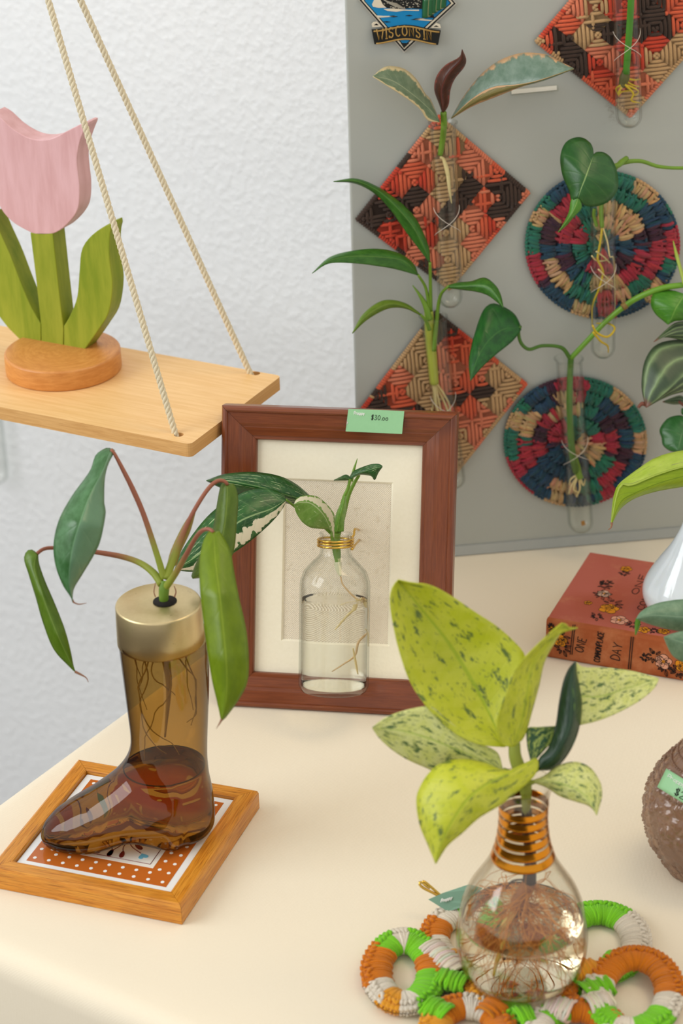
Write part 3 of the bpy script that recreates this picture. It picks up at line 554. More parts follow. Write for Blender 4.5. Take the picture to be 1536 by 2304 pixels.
leaf('leaf', [(1008, 642), (1030, 636), (1060, 633), (1090, 625), (1114, 642), (1126, 664), (1132, 692)], [(1008, 645), (1040, 644), (1072, 642), (1096, 645), (1114, 662), (1132, 692)], [(1008, 648), (1040, 652), (1070, 656), (1096, 664), (1116, 678), (1132, 692)], [dA - .02, dA - .035, dA - .05], slm, vb, el=.005, er=.005)
stem('petiole', [(967, 590), (968, 640), (969, 700)], [dA - .025, dA], [3.2, 4, 4], STEMG, vb); stem('petiole', [(940, 618), (958, 650), (966, 705)], [dA - .02, dA], [3, 3.6, 4], STEMG, vb)
stem('petiole', [(1010, 643), (992, 662), (984, 700), (976, 790)], [dA - .02, dA + .01], [3, 4, 5, 5], STEMG, vb); stem('leaf_sheath', [(928, 642), (944, 664), (958, 690), (966, 720)], [dA - .01, dA], [1, 4, 7, 8], STEMG, vb)
stem('petiole', [(946, 708), (958, 722), (966, 742)], [dA - .01, dA], [3, 4, 5], STEMG, vb)
stem('pale_sheath', [(964, 700), (968, 760), (973, 820), (977, 864)], [dA, dA + .02, dA + .03], [10, 12, 11, 10], plain('pale_sheath', (168, 176, 66), .4, var=.2), vb)
for i, q in enumerate(([(974, 862), (976, 900), (968, 940), (960, 985)], [(977, 862), (986, 900), (992, 930), (996, 985)], [(981, 862), (1000, 890), (1012, 920), (1008, 975)], [(976, 862), (992, 890), (1010, 935), (1016, 990)], [(978, 862), (982, 915), (1004, 960), (1002, 1000)])): stem('root', q, [dA + .03, dA + .045, dA + .06], [3, 2.6, 2, 1.2], ROOTP, vb)
# --- stem in the top right tube
vc = thing('single_stem_cutting', t3['at'](170), 'single green stem with a knot of yellow roots in the top right tube', 'plant cutting')
d3 = depth(t3['at'](100))
stem('stem', [(1423, -110), (1420, -20), (1416, 60), (1408, 165)], [d3 - .06, d3 - .03, d3 - .01, d3 + .01], [8, 8, 8, 8], plain('bright_stem', (74, 140, 40), .4, var=.1), vc)
stem('node', [(1410, 155), (1404, 176), (1398, 196)], [d3 + .01, d3 + .015], [8, 12, 8], plain('dark_node', (86, 84, 36), .6, var=.3, scale=200), vc)
for q in ([(1402, 178), (1420, 190), (1438, 196)], [(1400, 190), (1420, 196), (1436, 206), (1426, 216)], [(1398, 196), (1390, 212), (1400, 206), (1420, 204)], [(1405, 190), (1424, 210), (1420, 226), (1440, 232)], [(1408, 176), (1426, 180), (1440, 178)], [(1396, 192), (1386, 200), (1392, 216)]): stem('root', q, [d3 + .012, d3 + .02], [2.6, 2.2, 1.4], ROOTY, vc)
# --- heart leaf vine
vd = thing('heart_leaf_cutting', t4['at'](500), 'vine cutting with one dark green heart-shaped leaf over the upper round', 'plant cutting')
d4 = depth(t4['T']); hm = leafmat('heart_leaf', (36, 84, 36), (48, 98, 42), (150, 180, 110), veins=6, vstr=.05, trans=.1, rough=.35, midw=.03)
hm2 = leafmat('heart_leaf_tail', (80, 140, 44), (92, 152, 52), (170, 190, 110), veins=3, vstr=.04, trans=.2)
leaf('heart_leaf', [(1138, 690), (1134, 660), (1122, 636), (1090, 614), (1050, 614), (1010, 640), (990, 700), (1000, 780), (1030, 850), (1040, 895), (1062, 880)], [(1138, 690), (1118, 745), (1098, 800), (1082, 840), (1070, 882)], [(1138, 690), (1150, 678), (1185, 680), (1220, 710), (1245, 780), (1242, 850), (1200, 900), (1140, 920), (1095, 912), (1075, 886)], [d4 - .045, d4 - .055, d4 - .05], hm, vd, Z2, el=.012, er=.012, nr=36)
leaf('leaf_tail', [(1062, 870), (1038, 892), (1030, 940), (1010, 985), (980, 1035)], [(1070, 880), (1058, 915), (1035, 960), (980, 1035)], [(1078, 888), (1084, 926), (1050, 965), (1020, 1000), (980, 1035)], [d4 - .049, d4 - .045, d4 - .035], hm2, vd, Z2, el=.003, er=.003)
stem('leaf_petiole', [(1130, 700), (1180, 735), (1240, 738), (1262, 722), (1285, 705)], [d4 - .044, d4 - .03, d4 - .02], [4, 4, 5, 7, 6], STEMG, vd, Z2)
stem('vine', [(1240, 738), (1280, 722), (1350, 718), (1430, 742), (1536, 748), (1650, 735)], [d4 - .02, d4 - .02, d4 - .03], [6, 5, 4.5, 4, 4, 4], STEMG, vd, Z2)
stem('inner_stem', [(1244, 740), (1205, 800), (1176, 880), (1172, 950), (1176, 1012)], [d4 - .02, d4, d4 + .01], [4, 4.5, 5, 5, 5], STEMG, vd, Z2)
stem('inner_stem', [(1142, 930), (1140, 960), (1152, 1008)], [d4 + .005, d4 + .01], [4, 4, 4], STEMG, vd, Z2)
for q, m_ in (([(1176, 1012), (1168, 1080), (1156, 1150), (1172, 1188), (1180, 1220), (1160, 1290), (1134, 1360), (1132, 1450)], ROOTY), ([(1180, 1015), (1200, 1080), (1210, 1142), (1226, 1150), (1232, 1250), (1234, 1360), (1230, 1400)], ROOTP), ([(1130, 1140), (1150, 1160), (1190, 1160), (1232, 1142)], ROOTP), ([(1134, 1450), (1150, 1480), (1190, 1500), (1216, 1490), (1232, 1460), (1200, 1440), (1150, 1440)], ROOTY), ([(1136, 1480), (1170, 1520), (1200, 1540), (1204, 1570)], ROOTY), ([(1150, 1120), (1190, 1150), (1226, 1190)], ROOTP), ([(1160, 1200), (1200, 1240), (1230, 1260)], ROOTP)):
    stem('root', q, [d4 + .012, d4 + .03, d4 + .055], [2.4, 2.6, 2.2, 1.4] if m_ is ROOTY else [1.8, 1.6, 1.0], m_, vd, Z2)
# --- forked vine in the lower round's tube
ve = thing('forked_vine_cutting', t5['at'](820), 'forked vine cutting with one glossy pointed leaf and a long arm reaching right', 'plant cutting')
d5 = depth(t5['T']); gl_m = leafmat('glossy_pointed_leaf', (28, 82, 34), (44, 112, 42), (66, 124, 56), veins=5, vstr=.08, trans=.18, rough=.28)
leaf('pointed_leaf', [(1172, 736), (1158, 708), (1132, 690), (1106, 683), (1086, 700), (1068, 750), (1055, 810), (1058, 856)], [(1170, 738), (1130, 742), (1096, 770), (1072, 810), (1058, 856)], [(1172, 742), (1152, 768), (1115, 798), (1082, 828), (1058, 857)], [d5 - .03, d5 - .045, d5 - .06, d5 - .065], gl_m, ve, el=.012, er=.004)
vst = plain('vine_stem', (70, 112, 34), .4, .4, var=.2, scale=70)
stem('petiole', [(1282, 806), (1262, 782), (1220, 778), (1190, 786), (1172, 772), (1166, 748), (1170, 734)], [d5, d5 - .02, d5 - .03], [5, 4.5, 4, 4, 4, 4, 4], vst, ve)
stem('vine_arm', [(1284, 806), (1318, 770), (1362, 724), (1406, 688), (1440, 667), (1490, 648), (1536, 641), (1600, 632)], [d5, d5 - .02, d5 - .04, d5 - .05], [6, 6, 6, 6.5, 7, 7, 6.5, 6], plain('vine_green', (104, 152, 44), .4, .4, var=.12, scale=70), ve)
stem('node_ring', [(1400, 692), (1408, 686)], [d5 - .035, d5 - .035], [8.5, 8.5], plain('node_brown', (120, 96, 40), .6), ve)
stem('main_stem', [(1284, 802), (1282, 850), (1281, 930), (1287, 1020), (1296, 1062)], [d5, d5 + .02, d5 + .05], [7, 7, 7, 8, 8], vst, ve)
stem('cut_node', [(1292, 1030), (1300, 1062), (1306, 1078)], [d5 + .05, d5 + .05], [7, 9, 7], STEMG, ve)
for q in ([(1300, 1070), (1286, 1092), (1278, 1112)], [(1302, 1072), (1304, 1100), (1296, 1118)], [(1300, 1072), (1290, 1100), (1302, 1108)], [(1304, 1075), (1312, 1092), (1316, 1078)], [(1298, 1068), (1284, 1078), (1280, 1092)]): stem('root', q, [d5 + .05, d5 + .055], [2.6, 2, 1.2], ROOTP, ve)
stem('fallen_root_cap', [(1310, 1172), (1313, 1182)], [depth(t5['B']) - .002] * 2, [4, 5], plain('brown_cap', (164, 112, 34), .6), ve)
vlm = leafmat('vine_leaf', (66, 128, 34), (84, 146, 42), (120, 168, 70), veins=6, vstr=.05, trans=.2, rough=.35)
leaf('vine_leaf', [(1520, 655), (1495, 652), (1470, 660), (1464, 685), (1474, 706), (1492, 722), (1502, 730)], [(1540, 662), (1522, 690), (1512, 712), (1502, 730)], [(1560, 660), (1562, 690), (1540, 718), (1518, 722), (1502, 730)], [d5 - .045, d5 - .05, d5 - .045], vlm, ve, el=.01, er=.01)
stem('young_shoot', [(1514, 542), (1520, 568), (1526, 590), (1540, 640)], [d5 - .04, d5 - .05], [1, 4, 4, 5], plain('young_shoot', (150, 170, 60), .4), ve)
# ------------------------------------------------------------------ picture frame
yw = math.radians(-9.4); lean = math.radians(18); FD = np.array([math.cos(yw), math.sin(yw), 0]); FB = np.array([-math.sin(yw), math.cos(yw), 0])
FU = math.cos(lean) * np.array([0, 0, 1.]) + math.sin(lean) * FB; FN = np.cross(FD, FU); FN = -FN if FN[1] > 0 else FN
fo = Z(760, 1607); FO = fo - FN * .004 + np.array([0, 0, .0012])
fw = lambda x, y, n=0.0: FO + FD * x + FU * y + FN * n
def onframe(x, y, off=0.0): return onplane(x, y, fw(0, 0, off), FN)
MAHOG = wood('mahogany_wood', (110, 53, 25), (128, 66, 33), (90, 42, 20), scale=1.0, rough=.28, grain=.35, blotch=(80, 36, 18))
fr = thing('picture_frame', fo, 'brown wooden picture frame leaning back on the table with a cream mat and linen', 'picture frame')
fx0, fx1, fy0, fy1 = -.0902, .0812, .0, .2238
# moulding profile: (distance in from the outer edge, height above the frame plane)
PROF = [(0, -.012), (0, .0015), (.0012, .0035), (.0030, .0042), (.0042, .0034), (.0048, .0022), (.0125, .0012), (.0150, -.0002), (.0156, -.0002), (.0165, -.0005), (.0215, -.0026), (.0222, -.0032), (.0240, -.0032), (.0249, -.0044), (.0252, -.0075), (.0252, -.012)]
def rails(name, corners, prof, at, mat, par):    # corners as (x, y) anticlockwise, mitred mouldings between them
    for i in range(4):
        A, B = np.array(corners[i], float), np.array(corners[(i + 1) % 4], float); Pv, Nx = np.array(corners[i - 1], float), np.array(corners[(i + 2) % 4], float)
        d = unit(B - A); inn = np.array([-d[1], d[0]]); L = np.linalg.norm(B - A); V = []; uv = []; Fc = []; n = len(prof); acc = 0
        for j, (o_, h) in enumerate(prof):
            if j: acc += math.hypot(o_ - prof[j - 1][0], h - prof[j - 1][1])
            a = A + inn * o_ + d * (o_ + .00012); b = B + inn * o_ - d * (o_ + .00012)
            V += [at(a[0], a[1], h), at(b[0], b[1], h)]; uv += [(o_ + i * .37, acc + i * .2), (L - o_ + i * .37, acc + i * .2)]
        for j in range(n - 1): Fc.append((2 * j, 2 * j + 1, 2 * j + 3, 2 * j + 2))
        Fc.append(tuple(2 * j for j in range(n))[::-1]); Fc.append(tuple(2 * j + 1 for j in range(n))); Fc.append((2 * n - 2, 2 * n - 1, 1, 0))
        put(name, V, Fc, mat, par, smooth=False, uv=uv)
rails('frame_rail', [(fx0, fy0), (fx1, fy0), (fx1, fy1), (fx0, fy1)], PROF, fw, MAHOG, fr)
t = NT('cream_mat_board'); n = t.noise(420, t.coord(), 3); MATB = t.done(t.pbr(t.mix(n, lin((238, 230, 206)), lin((245, 238, 216))), .9, .1, 0, t.bump(n, .25, .0006)))
t = NT('linen_canvas'); co = t.coord(); sx_ = t.n('VectorMath', _operation='DOT_PRODUCT'); t.set(sx_.inputs[0], co); sx_.inputs[1].default_value = tuple(FD); sy_ = t.n('VectorMath', _operation='DOT_PRODUCT'); t.set(sy_.inputs[0], co); sy_.inputs[1].default_value = tuple(FU)
wa = t.math('SINE', t.math('MULTIPLY', sx_.outputs['Value'], 3900)); wb = t.math('SINE', t.math('MULTIPLY', sy_.outputs['Value'], 3900)); wv = t.math('MULTIPLY', wa, wb); n = t.noise(260, co, 4)
col = t.mix(t.math('MULTIPLY_ADD', wv, .35, .5), lin((222, 208, 182)), lin((252, 242, 222))); col = t.mix(t.math('MULTIPLY', t.step(n, .55, .8), .4), col, lin((196, 176, 142)))
LINEN = t.done(t.pbr(col, .9, .1, 0, t.bump(wv, .5, .0006)))
wx0, wx1, wy0, wy1 = -.0454, .0353, .0492, .1709; mx0, mx1, my0, my1 = fx0 + .0235, fx1 - .0235, fy0 + .0235, fy1 - .0235
mz = -.0078
PM = [(0, mz - .0003), (0, mz), (1, mz), (1, mz - .0003)]
V = []; Fc = []; oc = [(mx0, my0), (mx1, my0), (mx1, my1), (mx0, my1)]; ic = [(wx0, wy0), (wx1, wy0), (wx1, wy1), (wx0, wy1)]; bc = [(wx0 + .0014, wy0 + .0014), (wx1 - .0014, wy0 + .0014), (wx1 - .0014, wy1 - .0014), (wx0 + .0014, wy1 - .0014)]
V = [fw(*q, mz) for q in oc] + [fw(*q, mz) for q in ic] + [fw(*q, mz - .0014) for q in bc] + [fw(*q, mz - .0014) for q in oc]
for i in range(4): j = (i + 1) % 4; Fc += [(i, j, 4 + j, 4 + i), (4 + i, 4 + j, 8 + j, 8 + i), (8 + i, 8 + j, 12 + j, 12 + i), (12 + i, 12 + j, j, i)]
put('mat_board', V, Fc, MATB, fr, smooth=False)
V, Fc = box_geo(fw(wx0 - .006, wy0 - .006, mz - .0022), FD * (wx1 - wx0 + .012), FU * (wy1 - wy0 + .012), FN * .0006); put('linen_panel', V, Fc, LINEN, fr, smooth=False)
V, Fc = box_geo(fw(mx0, my0, -.0125), FD * (mx1 - mx0), FU * (my1 - my0), FN * .0018); put('backing_board', V, Fc, plain('backing_brown', (120, 94, 70), .9), fr, smooth=False)
e0 = fw(-.02, .17, -.0128); e1 = e0.copy(); e1 = fw(-.02, .0, -.0128) + FB * .085; e1[2] = .001
V, Fc = prism_geo([e0, e0 + FD * .03, e1 + FD * .045, e1 - FD * .01], -FN * .003); put('easel_leg', V, Fc, plain('easel_black', (40, 36, 34), .8), fr, smooth=False)
# price label stuck on the top rail
def label_card(name, TLp, TRp, BRp, BLp, nrm, par, price, wx=.47, wy=.38, ps=.30, logo=True):
    TLp, TRp, BRp, BLp = [np.array(q, float) for q in (TLp, TRp, BRp, BLp)]; V, Fc = prism_geo([TLp, TRp, BRp, BLp], -nrm * .00035); o = put(name, V, Fc, LABELG, par, smooth=False)
    at = lambda a, b: (TLp * (1 - a) * b + TRp * a * b + BRp * a * (1 - b) + BLp * (1 - a) * (1 - b)) + nrm * .0001
    asp = np.linalg.norm(TRp - TLp) / np.linalg.norm(TLp - BLp); Hh = np.linalg.norm(TLp - BLp)
    if logo:
        mb = MB(); write(mb, 'Proppy', None, (1, 0, 0), (0, 1, 0), .135, Hh * .014, track=.62, warp=lambda a, b: at(.11 + a / asp, .76 + b)); V, Fc = prism_geo([at(.003, .62), at(.006, .45), at(.03, .38), at(.006, .31), at(.003, .15)], nrm * .0001); mb.add(V, Fc); mb.put('white_lettering', WHITEP, o)
    mb = MB(); write(mb, price, None, (1, 0, 0), (0, 1, 0), ps, Hh * .011, track=.66, warp=lambda a, b: at(wx + a / asp, wy + b)); mb.put('handwritten_price', INK, o); return o
lf = lambda x, y: onframe(460 + x * .3906, 880 + y * .3906, .0046)
label_card('price_label', lf(828, 102), lf(1150, 115), lf(1137, 247), lf(812, 232), FN, fr, '$30.oo', .42, .56, .22)
# ------------------------------------------------------------------ bottle hanging on the frame
Z6 = (460, 880, .3906)
bdist = .0195 + .0065
bx = lambda x, y: onframe(x, y, bdist)
B0, B1 = bx(750, 1556), bx(755, 1199); BA = unit(B1 - B0); rB = 79 * depth(B0) / FPX; sc_ = depth((B0 + B1) / 2) / FPX
hB = lambda y: np.linalg.norm(bx(751 + (1400 - y) * .012, y) - B0) * (1 if y < 1556 else -1)
bot = thing('glass_bottle', B0, 'clear round-shouldered glass bottle wired to the front of the picture frame', 'bottle')
bprof = [(rB * .80, 0), (rB * .93, .0012), (rB, .005), (rB, .012), (rB, hB(1400)), (rB, hB(1320)), (rB * .985, hB(1306)), (rB * .88, hB(1284)), (rB * .66, hB(1265)), (rB * .49, hB(1252)), (rB * .43, hB(1242)), (rB * .42, hB(1225)), (rB * .47, hB(1220)), (rB * .47, hB(1213)), (rB * .43, hB(1211)), (rB * .43, hB(1203)), (rB * .465, hB(1201)), (rB * .45, hB(1199))]
dn = [bprof[0]]
for a, b in zip(bprof, bprof[1:]): dn += [tuple(np.array(a) + (np.array(b) - np.array(a)) * s) for s in (.5, 1)]
lathe('glass', shell(dn, .0014, .0045), B0, CLEAR, bot, A=BA, X=FD, n=56); bwm = NT('bottle_water'); g3 = bwm.n('BsdfGlass'); g3.inputs['IOR'].default_value = 1.10; g3.inputs['Color'].default_value = (.99, .985, .965, 1); g3.inputs['Roughness'].default_value = 0
lathe('water', water_prof(dn, .0014, .0045, hB(1347)), B0, bwm.done(g3.outputs[0]), bot, A=BA, X=FD, n=56)
mb = MB(); yv = unit(np.cross(BA, FD)); rw = rB * .50
pts = [B0 + BA * (hB(1231) + .0021 * a / (2 * math.pi)) + FD * rw * math.cos(a) + yv * rw * math.sin(a) for a in np.linspace(-.3, 6 * math.pi + .6, 110)]
V, Fc = tube_geo(pts, .00085, 8); mb.add(V, Fc)
e_ = pts[-1]; V, Fc = tube_geo(spline([e_, e_ + FD * .001 - FN * .004 + BA * .001, e_ + FD * .0005 - FN * .012 + BA * .004, fw((e_ - FO).dot(FD) + .001, (e_ - FO).dot(FU) + .001, -.0092)], 16), .00085, 8); mb.add(V, Fc)
V, Fc = tube_geo(spline([pts[0], pts[0] - FN * .006 - BA * .001, pts[0] - FN * .02, fw(*[(pts[0] - FO).dot(k) for k in (FD, FU)], -.0092)], 14), .00085, 8); mb.add(V, Fc); mb.put('brass_wire_hanger', BRASSW, bot)
# cutting in the bottle
dn_ = depth(B1)
vf = thing('marbled_philodendron_cutting', B1, 'cutting with dark green leaves splashed in white, standing in the frame bottle', 'plant cutting')
mar = leafmat('marbled_leaf', (24, 70, 28), (38, 92, 34), (120, 160, 96), spots=((196, 214, 160), .85), spot_amt=(.585, .62), spot_scale=(9, 2.2), veins=10, vstr=.10, trans=.12, rough=.3)
mar2 = leafmat('half_white_leaf', (26, 74, 30), (50, 104, 42), (160, 190, 130), spots=((196, 214, 160), .8), spot_amt=(.6, .63), spot_scale=(9, 2.2), sector=((236, 228, 200), .68, .9), veins=9, vstr=.14, trans=.15, rough=.3)
oval = leafmat('oval_leaf', (100, 142, 52), (122, 158, 70), (190, 204, 150), spots=((200, 214, 160), .6), spot_amt=(.62, .66), spot_scale=(6, 4), sector=((214, 208, 178), .06, .36), veins=6, vstr=.08, trans=.2)
bud = leafmat('rolled_bud', (92, 148, 42), (124, 170, 62), (170, 200, 110), veins=3, vstr=.03, trans=.2)
leaf('marbled_leaf', [(640, 640), (600, 598), (520, 532), (420, 487), (280, 467), (120, 478), (10, 515)], [(640, 642), (560, 620), (450, 592), (320, 552), (150, 520), (10, 515)], [(640, 645), (530, 655), (450, 640), (380, 622), (200, 600), (100, 560), (10, 516)], [dn_ - .005, dn_ - .02, dn_ - .02, dn_ - .015], mar, vf, Z6, el=.012, er=.012)
leaf('half_white_leaf', [(470, 624), (450, 595), (380, 564), (250, 575), (120, 640), (20, 720), (-70, 830), (-140, 940), (-171, 1027)], [(470, 626), (380, 680), (280, 715), (190, 758), (80, 850), (-60, 960), (-171, 1027)], [(472, 630), (440, 690), (380, 760), (280, 850), (170, 930), (60, 1000), (-60, 1040), (-171, 1028)], [dn_ - .028, dn_ - .042, dn_ - .048, dn_ - .05], mar2, vf, Z6, el=.012, er=.006, nr=36)
leaf('oval_leaf', [(745, 850), (748, 725), (730, 685), (690, 640), (640, 606), (570, 603), (530, 622), (517, 650)], [(745, 852), (690, 720), (620, 650), (560, 640), (517, 652)], [(743, 855), (725, 800), (670, 792), (610, 785), (560, 750), (526, 695), (517, 654)], [dn_ - .016, dn_ - .036, dn_ - .04], oval, vf, Z6, el=.006, er=.006)
leaf('rolled_bud', [(728, 810), (745, 755), (765, 690), (790, 640), (806, 604)], [(760, 812), (775, 740), (792, 670), (808, 604)], [(800, 808), (805, 740), (815, 670), (812, 604)], [dn_ - .004, dn_ - .012, dn_ - .014], bud, vf, Z6, el=.009, er=.009)
leaf('arrow_leaf', [(835, 506), (845, 478), (870, 455), (950, 425), (1000, 420), (1024, 432)], [(835, 508), (890, 474), (950, 452), (1024, 434)], [(836, 510), (890, 482), (940, 484), (965, 492), (980, 512), (1000, 470), (1024, 436)], [dn_ - .012, dn_ - .02, dn_ - .022], mar, vf, Z6, el=.004, er=.004)
leaf('arrow_leaf', [(845, 500), (815, 482), (780, 496), (745, 513)], [(842, 504), (805, 500), (745, 513)], [(842, 512), (800, 514), (745, 514)], [dn_ - .012, dn_ - .018], mar, vf, Z6, el=.003, er=.003)
stem('petiole', [(750, 830), (770, 740), (800, 620), (826, 560), (838, 506)], [dn_, dn_ - .008, dn_ - .012], [6, 5, 4, 4, 3.4], STEMG, vf, Z6)
stem('petiole', [(770, 830), (800, 720), (830, 600), (862, 530), (890, 484)], [dn_ + .004, dn_ - .008], [5, 5, 4.5, 4.5, 3.5], STEMG, vf, Z6); stem('spike', [(845, 520), (858, 460), (870, 420), (880, 388)], [dn_ - .01, dn_ - .012], [4, 3.4, 2.4, .6], bud_m if False else STEMG, vf, Z6)
stem('petiole', [(470, 626), (540, 680), (640, 740), (740, 830)], [dn_ - .028, dn_ - .01, dn_ + .004], [2.5, 3, 3.5, 4], STEMG, vf, Z6); stem('petiole', [(638, 642), (690, 720), (735, 830)], [dn_ - .006, dn_ + .004], [2.5, 3, 4], STEMG, vf, Z6)
dn2 = depth(bx(760, 1280)); stem('main_stem', [(752, 815), (755, 880), (764, 950), (768, 1000)], [dn_, dn2, dn2], [12, 10, 9, 5], STEMG, vf, Z6); stem('pale_base', [(766, 985), (772, 1030), (782, 1065)], [dn2, dn2], [9, 7, 3], plain('pale_base', (206, 206, 168), .5), vf, Z6)
for q in ([(782, 1060), (800, 1120), (880, 1200), (920, 1195), (938, 1260), (925, 1370), (870, 1440), (850, 1520), (790, 1570), (735, 1610)], [(905, 1190), (880, 1230), (820, 1280), (750, 1370)], [(925, 1200), (930, 1230), (900, 1240), (880, 1215)], [(850, 1480), (858, 1560), (864, 1625)], [(925, 1370), (940, 1400), (944, 1470)], [(870, 1200), (910, 1215), (935, 1250)]): stem('root', q, [dn2, dn2 + .012, dn2 + .02], [1.6, 2.2, 2.6, 2.4, 1.2], plain('root_tan', (196, 166, 118), .7, var=.3, scale=300) if len(q) > 4 else ROOTP, vf, Z6)
# ------------------------------------------------------------------ hanging shelf
ZS = .2; Z1 = (0, 0, .4514)
BIRCH = wood('birch_wood', (226, 182, 120), (236, 196, 138), (210, 160, 98), scale=.5, rough=.45, spec=.35, grain=.35); BIRCHE = wood('birch_edge', (208, 156, 92), (224, 176, 112), (176, 122, 66), scale=.8, rough=.5, grain=.5)
rf, rb = Z(428, 1000, ZS), Z(611, 842, ZS); rr_ = unit(rb - rf); SW = np.linalg.norm(rb - rf); SD = np.array([rr_[1], -rr_[0], 0]); SL = .62; ST = .0105
SDl = -SD if SD[0] > 0 else SD                       # points away to the left along the shelf
sl2 = Z(0, 900, ZS) - rf; SDl = unit(unit(sl2) + SDl)
SNn = np.array([-SDl[1], SDl[0], 0]); SNn = SNn if SNn[1] > 0 else -SNn
shc = rf + SDl * SL / 2 + SNn * SW / 2
sh = thing('hanging_shelf', shc, 'pale birch board shelf hanging on cream ropes in front of the white wall', 'shelf')
ol = [(0, 0), (SL, 0), (SL, SW), (0, SW)]; r_ = .004; out = []
for (cx, cy), a0 in (((SL - r_, SW - r_), 0), ((r_, SW - r_), 90), ((r_, r_), 180), ((SL - r_, r_), 270)):
    for k in range(5): a = math.radians(a0 + 22.5 * k); out.append((cx + r_ * math.cos(a), cy + r_ * math.sin(a)))
hole = lambda cx, cy: [(cx + .0036 * math.cos(-2 * math.pi * k / 16), cy + .0036 * math.sin(-2 * math.pi * k / 16)) for k in range(16)]
def loc_sh(p): q = np.array(p) - rf; return (q.dot(SDl), q.dot(SNn))
h1, h2 = loc_sh(Z(402, 978, ZS)), loc_sh(Z(575, 840, ZS)); holes = [hole(*h1), hole(*h2), hole(SL - h1[0], h1[1]), hole(SL - h2[0], h2[1])]
bm = bmesh.new(); top = []
def ringv(pts, z): return [bm.verts.new(tuple(rf + SDl * a + SNn * b + np.array([0, 0, z]) - shc)) for a, b in pts]
allr = [out] + holes; rt_, rb_ = [ringv(p, 0) for p in allr], [ringv(p, -ST) for p in allr]
for rings in (rt_, rb_):
    es = []
    for R_ in rings:
        for i in range(len(R_)): es.append(bm.edges.new((R_[i], R_[(i + 1) % len(R_)])))
    bmesh.ops.triangle_fill(bm, use_beauty=True, use_dissolve=False, edges=es)
nf = len(bm.faces)
for A_, B_ in zip(rt_, rb_):
    for i in range(len(A_)): bm.faces.new((A_[i], A_[(i + 1) % len(A_)], B_[(i + 1) % len(A_)], B_[i]))
bmesh.ops.recalc_face_normals(bm, faces=bm.faces); bm.faces.ensure_lookup_table()
uvl = bm.loops.layers.uv.new('UVMap')
for f_ in bm.faces:
    side = abs(f_.normal.z) < .5
    for l in f_.loops: q = np.array(l.vert.co); a = q.dot(SDl); b = q.dot(SNn); l[uvl].uv = (a, (b if not side else l.vert.co.z + .9))
    f_.material_index = 1 if side else 0
me = bpy.data.meshes.new('board'); bm.to_mesh(me); bm.free(); me.materials.append(BIRCH); me.materials.append(BIRCHE); o = bpy.data.objects.new('board', me); COL.objects.link(o); o.parent = sh
mid = rf + SNn * SW / 2; apx = onplane(-23, -449, mid, SNn); mid2 = mid + SDl * ((apx - mid).dot(SDl) * 2)
ROPE = NT('cotton_rope'); co = ROPE.coord(); n = ROPE.noise(900, co, 3); ROPE = ROPE.done(ROPE.pbr(ROPE.mix(n, lin((206, 192, 160)), lin((226, 216, 190))), .9, .1, 0, ROPE.bump(n, .4)))
def rope(name, a, b, par, R=.00245):
    a, b = np.array(a), np.array(b); L = np.linalg.norm(b - a); d = unit(b - a); u = unit(np.cross(d, [.3, .9, .1])); v = np.cross(d, u); mb = MB(); N = int(L / .0016)
    for s in range(3):
        pts = [a + d * L * i / N + (u * math.cos(2 * math.pi * (L * i / N / .0115 + s / 3)) + v * math.sin(2 * math.pi * (L * i / N / .0115 + s / 3))) * R * .5 for i in range(N + 1)]
        V, Fc = tube_geo(pts, R * .56, 7); mb.add(V, Fc)
    return mb.put(name, ROPE, par)
for hh in (h1, h2, (SL - h1[0], h1[1]), (SL - h2[0], h2[1])):
    q = rf + SDl * hh[0] + SNn * hh[1]; tgt = apx if hh[0] < SL / 2 else apx
    rope('rope', q + np.array([0, 0, -ST - .001]), tgt, sh); V, Fc, U = lathe_geo([(1e-5, -.0012), (.003, -.001), (.0042, 0), (1e-5, .0006)], q + np.array([0, 0, -ST - .0008]), n=14); put('knot', V, Fc, ROPE, sh)
rope('rope', apx, apx + np.array([0, 0, 1.85 - apx[2]]), sh)
# ------------------------------------------------------------------ wooden tulip on the shelf
tdc = Z(140, 786, ZS); dT = depth(tdc); DR = 131 * dT / FPX; 
dc_top = Z(140, 786, ZS + .0165); DC = np.array([dc_top[0], dc_top[1], ZS]); DR = 130.5 * depth(dc_top) / FPX; DT = .0165
tu = thing('wooden_tulip', DC, 'painted wooden tulip with pink head and green leaves on a round wooden base', 'ornament')
CHERRY = wood('honey_wood', (196, 128, 60), (212, 146, 76), (176, 104, 42), scale=.5, rough=.4, grain=.4)
lathe('round_base', [(1e-5, 0), (DR - .001, 0), (DR, .0008), (DR, DT - .0012), (DR - .0012, DT), (1e-5, DT)], DC, CHERRY, tu, n=72)
for p_ in tu.children:
    if p_.name.startswith('round_base'): bevel(p_, .0005)
BT = .0165; q0 = Z(155, 778, ZS + DT); bn = SNn          # board face plane through the front of the tulip
def tp(x, y): return onplane(Z1[0] + x * Z1[2], Z1[1] + y * Z1[2], q0, bn)
def painted(name, c1, c2): 
    t = NT(name); co = t.coord(); n = t.noise(8, t.mapping(co, (14, 14, 2.2)), 5, .6); return t.done(t.pbr(t.mix(t.step(n, .3, .7), lin(c1), lin(c2)), .5, .35, 0, t.bump(n, .08)))
PINK, GRN, GRN2 = painted('pink_stain', (206, 158, 158), (220, 176, 178)), painted('leaf_stain', (122, 140, 26), (150, 158, 44)), painted('stem_stain', (128, 142, 30), (152, 158, 46))
def cut(name, pts, m_, dz=0.0): 
    V, Fc = prism_geo([tp(*q) + bn * dz for q in spline([*pts, pts[0]], len(pts) * 5)[:-1]], bn * (BT - 2 * dz)); return bevel(put(name, V, Fc, m_, tu, smooth=False), .0006, 2)
